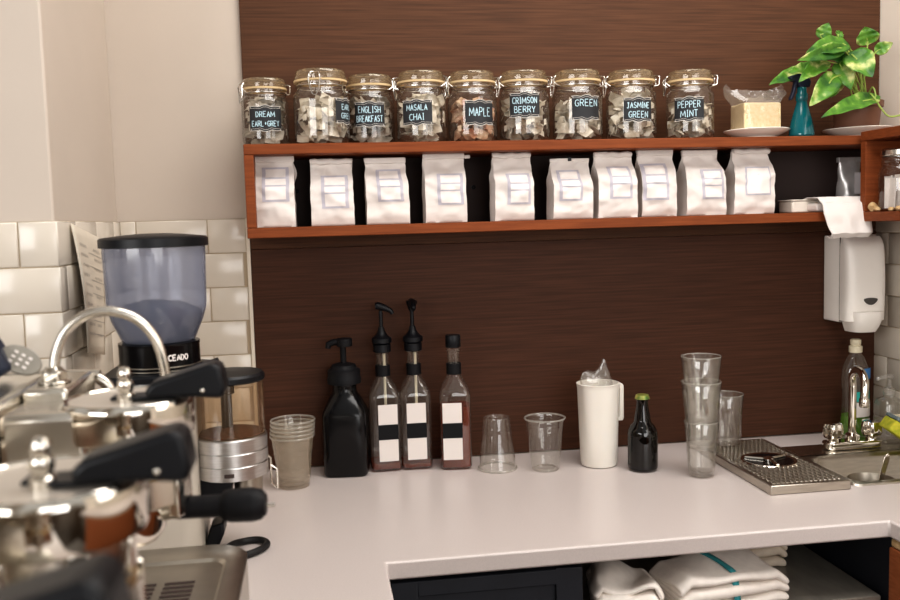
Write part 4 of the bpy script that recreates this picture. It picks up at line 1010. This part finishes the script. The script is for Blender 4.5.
# ------------------------------------------------------------------ espresso machine (long axis along the room, fronts to +x)
em = thing('espresso_machine', 'polished stainless espresso machine with black levers in the left foreground', 'espresso machine', (-.4, -1.4, .0005))
OX, OY = -.4, -1.4
def L_(x, y, z): return (x - OX, y - OY, z)
def lbox(bm, x0, x1, y0, y1, z0, z1): box(bm, x0 - OX, x1 - OX, y0 - OY, y1 - OY, z0, z1)
GY = [-1.127, -1.42, -1.672]; GX = -.190; GZ = .386
bm = NB(); lbox(bm, -.66, -.302, -1.9, -1.0, .125, .362); obj('main_body', bm, 'steel', em, bevel=.01, seg=3)
bm = NB(); lbox(bm, -.67, -.30, -1.92, -.985, .362, .395); obj('top_deck', bm, 'chrome_s', em, bevel=.008, seg=3)
bm = NB()
for (x0, x1) in ((-.66, -.44),):
    for j in range(3): lbox(bm, x0, x1, -1.88 + j * .3, -1.62 + j * .3, .3955, .397)
obj('deck_inset', bm, 'slot', em)
bm = NB(); lbox(bm, -.2995, -.2545, -1.1, -.985, .355, .395); obj('deck_end', bm, 'chrome_s', em, bevel=.005, seg=3)
bm = NB(); tube(bm, smooth_path([L_(-.66, -.977, .389), L_(-.5, -.977, .389), L_(-.275, -.977, .389), L_(-.255, -.977, .385), L_(-.243, -.977, .374), L_(-.238, -.977, .355), L_(-.237, -.977, .33), L_(-.237, -.977, .13)], 5), .007, 10); obj('end_rail', bm, 'chrome_s', em)
bm = NB(); lbox(bm, -.301, -.25, -.995, -.966, .125, .352); obj('end_cheek', bm, 'black', em, bevel=.004)
bm = NB(); lbox(bm, -.62, -.34, -1.9, -.9, 0.02, .05)
prism(bm, [(x - OX - .23, y - OY - 1.34) for x, y in rrect(.125, .52, .05)], .055, .118, 'z')
obj('base', bm, 'steel', em, bevel=.004)
# drip tray with raised rim and slots
bm = NB(); prev = None
for a, b, r, z in ((.121, .516, .047, .1185), (.125, .52, .05, .121), (.121, .516, .047, .1235), (.1, .466, .02, .1235), (.096, .462, .018, .1195)):
    rg = [bm.verts.new((x - OX - .23, y - OY - 1.34, z)) for x, y in rrect(a, b, r)]
    if prev: bridge(bm, prev, rg)
    prev = rg
bm.faces.new(prev); obj('drip_tray', bm, 'steel', em)
for j in range(20):
    for i in range(2):
        y0 = -.945 - j * .013; x0 = -.245 + i * .046
        bm = NB(); lbox(bm, x0, x0 + .036, y0, y0 + .006, .1192, .1203); obj('drain_slot', bm, 'slot', em)
for k, gy in enumerate(GY):
    GX = (-.190, -.184, -.178)[k]
    bm = NB(); lbox(bm, -.301, GX - .03, gy - .046, gy + .046, GZ - .055, GZ - .002)
    obj('group_neck', bm, 'chrome_s', em, bevel=.008, seg=3)
    bm = NB()
    lathe(bm, [(.056, .0005), (.0575, .0025), (.06, .0025), (.0625, 0), (.063, -.005), (.063, -.03), (.0615, -.035), (.058, -.037), (.051, -.037), (.051, -.04)], L_(GX, gy, GZ), 64)
    gh = obj('group_head', bm, 'chrome', em, angle=40)
    bm = NB(); lathe(bm, [(.05, -.0365), (.05, -.062), (.047, -.066), (.047, -.072), (.055, -.074), (.056, -.1), (.05, -.104), (.001, -.104)], L_(GX, gy, GZ), 56); obj('locking_ring', bm, 'chrome_s', gh)
    bm = NB(); lathe(bm, [(.001, .001), (.0562, .001), (.0562, -.004)], L_(GX, gy, GZ), 48); obj('cover_plate', bm, 'cover', gh)
    bm = NB()
    for q in range(12):
        a = q * PI / 6; mt = Matrix.Translation(L_(GX, gy, GZ - .07)) @ Matrix.Rotation(a, 4, 'Z')
        if q % 2: box(bm, .046, .0585, -.006, .006, -.045, .002, mt)
        else: box(bm, .046, .053, -.008, .008, .006, .033, mt)
    obj('group_lugs', bm, 'chrome', gh, bevel=.002)
    bm = NB(); lathe(bm, [(.051, -.068), (.0525, -.0685), (.0525, -.0715), (.051, -.072)], L_(GX, gy, GZ), 40); obj('brass_ring', bm, 'brass', gh)
    bm = NB(); c = L_(GX + .002, gy - .022, GZ)
    lathe(bm, [(.0085, 0), (.0085, .008), (.006, .01), (.0075, .013), (.0085, .017), (.0075, .021), (.005, .0225), (.0065, .026), (.0068, .03), (.0045, .0345), (.001, .036)], c, 20); obj('cap_bolt', bm, 'chrome', gh)
    bm = NB(); lbox(bm, GX + .005, GX + .06, gy - .03, gy + .002, GZ + .0028, GZ + .0058); lbox(bm, GX - .015, GX + .02, gy - .014, gy + .008, GZ + .0005, GZ + .004)
    obj('lever_bracket', bm, 'black', em, bevel=.002)
    bm = NB(); pg = [(GX + .022 - OX, GZ + .005), (GX + .022 - OX, GZ + .014), (GX + .03 - OX, GZ + .02), (GX + .086 - OX, GZ + .036), (GX + .094 - OX, GZ + .032), (GX + .098 - OX, GZ + .01), (GX + .094 - OX, GZ + .0005), (GX + .07 - OX, GZ + .003)]
    prism(bm, pg, gy - .034 - OY, gy + .004 - OY); lv = obj('lever_paddle', bm, 'lever', em, bevel=.005, seg=3)
    bm = NB()
    for u in (.076,): ball(bm, (GX + u - OX, gy - .0342 - OY, GZ + .01), .0022, 1, .5, 1, 10, 6)
    obj('paddle_screw', bm, 'chrome', lv)
# steam pipe: rises from a hex nut on the deck and arches over
NX, NY = -.278, -1.06
bm = NB(); lathe(bm, [(.0135, .0), (.0135, .011), (.011, .013), (.008, .017)], L_(NX, NY, .3955), 6, True, True); lathe(bm, [(.017, 0), (.017, .0025)], L_(NX, NY, .3953), 24, True, True); obj('pipe_nut', bm, 'chrome', em, bevel=.001)
sp_ = [(NX, .402), (NX + .003, .425), (NX + .014, .449), (NX + .035, .465), (NX + .058, .468), (NX + .084, .459), (NX + .102, .438), (NX + .110, .41), (NX + .112, .37), (NX + .112, .26)]
bm = NB(); tube(bm, smooth_path([L_(a, NY + .015 * i / 9, c) for i, (a, c) in enumerate(sp_)], 6), .0055, 14); obj('steam_pipe', bm, 'chrome_s', em)
for (x, y) in ((-.6, -1.85), (-.6, -.95), (-.15, -1.8), (-.15, -.93)):
    bm = NB(); lathe(bm, [(.02, 0), (.02, .02), (.016, .056)], L_(x, y, 0), 20, True, True); obj('foot', bm, 'black', em)

pf_ = thing('portafilter', 'black-handled portafilter locked in the far group of the espresso machine', 'portafilter', (-.208, GY[0], GZ - .108), -.1)
bm = NB(); lathe(bm, [(.044, .0), (.047, -.001), (.047, -.024), (.04, -.034), (.015, -.038), (.001, -.038)], (0, 0, 0), 44, True); obj('basket_holder', bm, 'chrome', pf_)
bm = NB(); tube(bm, [(.04, 0, -.008), (.055, 0, -.006), (.064, 0, -.005)], [.011, .0095, .012], 14); obj('neck', bm, 'chrome', pf_)
bm = NB()
rr_ = [(.06, .0105), (.064, .0114), (.08, .0114), (.104, .0116), (.108, .0155), (.114, .0168), (.135, .0172), (.144, .0155), (.149, .011)]
tube(bm, [(a, 0, -.0045 - .0 * a) for a, r in rr_], [r for a, r in rr_], 24); obj('handle', bm, 'black_m', pf_)
bm = NB(); tube(bm, [(.147, 0, -.006), (.158, 0, -.006)], .0022, 8); obj('tail_pin', bm, 'chrome', pf_)
bm = NB(); tube(bm, [(0, 0, -.036), (0, 0, -.046), (.004, -.014, -.056), (.004, -.018, -.064)], [.011, .009, .008, .007], 12); obj('spout', bm, 'chrome', pf_)

# things on the machine deck at the far left
hd = thing('desk_phone', 'dark handset with a grey oval key pad lying on the espresso machine, at left edge', 'phone', (-.335, -1.03, .3975))
bm = NB(); mt = Matrix.Translation((-.012, 0, .029)) @ Matrix.Rotation(-.5, 4, 'Y')
v_ = box(bm, -.011, .011, -.016, .016, -.026, .05, mt); obj('handset', bm, 'navy_pl', hd, bevel=.006, seg=3)
bm = NB(); lathe(bm, [(.020, 0), (.021, .002), (.02, .005), (.001, .006)], (0, 0, 0), 28, True, False, sx=1.1, sy=.75)
o = obj('key_pad', bm, 'steel_m', hd); o.location = (.014, .004, .018); o.rotation_euler = (.95, .55, 0)
for i in range(3):
    for j in range(3):
        bm = NB(); box(bm, -.010 + i * .008, -.006 + i * .008, -.008 + j * .006, -.0055 + j * .006, .0052, .0066); k_ = obj('key', bm, 'lab_white', o)

# ------------------------------------------------------------------ camera
f, yaw, pitch, roll, hcam = 897.43, .14732, .08741, -.02799, .55371
cy_, sy_ = math.cos(yaw), math.sin(yaw); cp, sp2 = math.cos(pitch), math.sin(pitch)
fw = Vector((sy_ * cp, cy_ * cp, -sp2)); rt = Vector((cy_, -sy_, 0)); up = rt.cross(fw)
cr_, sr_ = math.cos(roll), math.sin(roll)
r2 = rt * cr_ + up * sr_; u2 = -rt * sr_ + up * cr_
cam = bpy.data.cameras.new('camera'); co = bpy.data.objects.new('camera', cam); COL.objects.link(co)
mt = Matrix((r2, u2, -fw)).transposed().to_4x4(); mt.translation = Vector((0, -2.05, hcam + T)); co.matrix_world = mt
cam.sensor_width = 36; cam.lens = f * 36 / 900; cam.clip_start = .02
cam.dof.use_dof = True; cam.dof.focus_distance = 1.98; cam.dof.aperture_fstop = 5.6
SC.camera = co

# ------------------------------------------------------------------ light
def area(name, loc, target, sx, sy, power, col):
    l = bpy.data.lights.new(name, 'AREA'); l.shape = 'RECTANGLE'; l.size = sx; l.size_y = sy; l.energy = power; l.color = col
    o = bpy.data.objects.new(name, l); COL.objects.link(o); o.location = loc
    o.rotation_euler = (Vector(target) - Vector(loc)).to_track_quat('-Z', 'Y').to_euler()
area('window_light', (-3.3, -4.4, 2.0), (.3, 0, 1.1), 2.6, 2.1, 100, (1, .99, .98))
area('window_light_right', (.9, -4.4, 1.7), (.7, 0, 1.1), 1.8, 1.5, 33, (1, .99, .98))
area('side_window', (1.36, -1.45, 1.75), (.2, -.4, 1.3), 1.1, .9, 7, (1, .985, .97))
area('ceiling_light', (.8, -.95, 2.85), (.8, -.45, 0), 1.6, .9, 27, (1, .965, .93))
w = bpy.data.worlds.new('world'); SC.world = w; w.use_nodes = True
nt = w.node_tree; bg = nt.nodes['Background']
tc = nt.nodes.new('ShaderNodeTexCoord'); sx_ = nt.nodes.new('ShaderNodeSeparateXYZ'); cr = nt.nodes.new('ShaderNodeValToRGB')
mr = nt.nodes.new('ShaderNodeMapRange'); mr.inputs[1].default_value = -1; mr.inputs[2].default_value = 1
nt.links.new(tc.outputs['Generated'], sx_.inputs[0]); nt.links.new(sx_.outputs[2], mr.inputs[0]); nt.links.new(mr.outputs[0], cr.inputs[0])
e = cr.color_ramp.elements; e[0].position = .3; e[0].color = (.09, .075, .062, 1); e[1].position = .8; e[1].color = (.82, .82, .81, 1)
x = e.new(.48); x.color = (.26, .21, .17, 1); x = e.new(.56); x.color = (.58, .56, .54, 1)
nt.links.new(cr.outputs[0], bg.inputs[0]); bg.inputs[1].default_value = .5
# the unseen rest of the room as broad bright and brown patches, so polished metal has something to mirror
mpw = nt.nodes.new('ShaderNodeMapping'); mpw.inputs['Scale'].default_value = (1.6, 1.6, .35); mpw.inputs['Location'].default_value = (.4, .1, 0)
nw = nt.nodes.new('ShaderNodeTexNoise'); nw.inputs['Scale'].default_value = 2.2; nw.inputs['Detail'].default_value = 1
rw = nt.nodes.new('ShaderNodeValToRGB'); ew = rw.color_ramp.elements
ew[0].position = .4; ew[0].color = (.5, .4, .31, 1); ew[1].position = .58; ew[1].color = (1.25, 1.22, 1.18, 1)
mw = nt.nodes.new('ShaderNodeMix'); mw.data_type = 'RGBA'; mw.blend_type = 'MULTIPLY'; mw.inputs[0].default_value = 1
nt.links.new(tc.outputs['Generated'], mpw.inputs[0]); nt.links.new(mpw.outputs[0], nw.inputs['Vector']); nt.links.new(nw.outputs[0], rw.inputs[0])
nt.links.new(cr.outputs[0], mw.inputs[6]); nt.links.new(rw.outputs[0], mw.inputs[7]); nt.links.new(mw.outputs[2], bg.inputs[0])
SC.view_settings.view_transform = 'Standard'; SC.view_settings.look = 'Medium High Contrast'; SC.view_settings.exposure = .03
SC.cycles.transparent_max_bounces = 40; SC.cycles.max_bounces = 12
SC.cycles.use_denoising = True
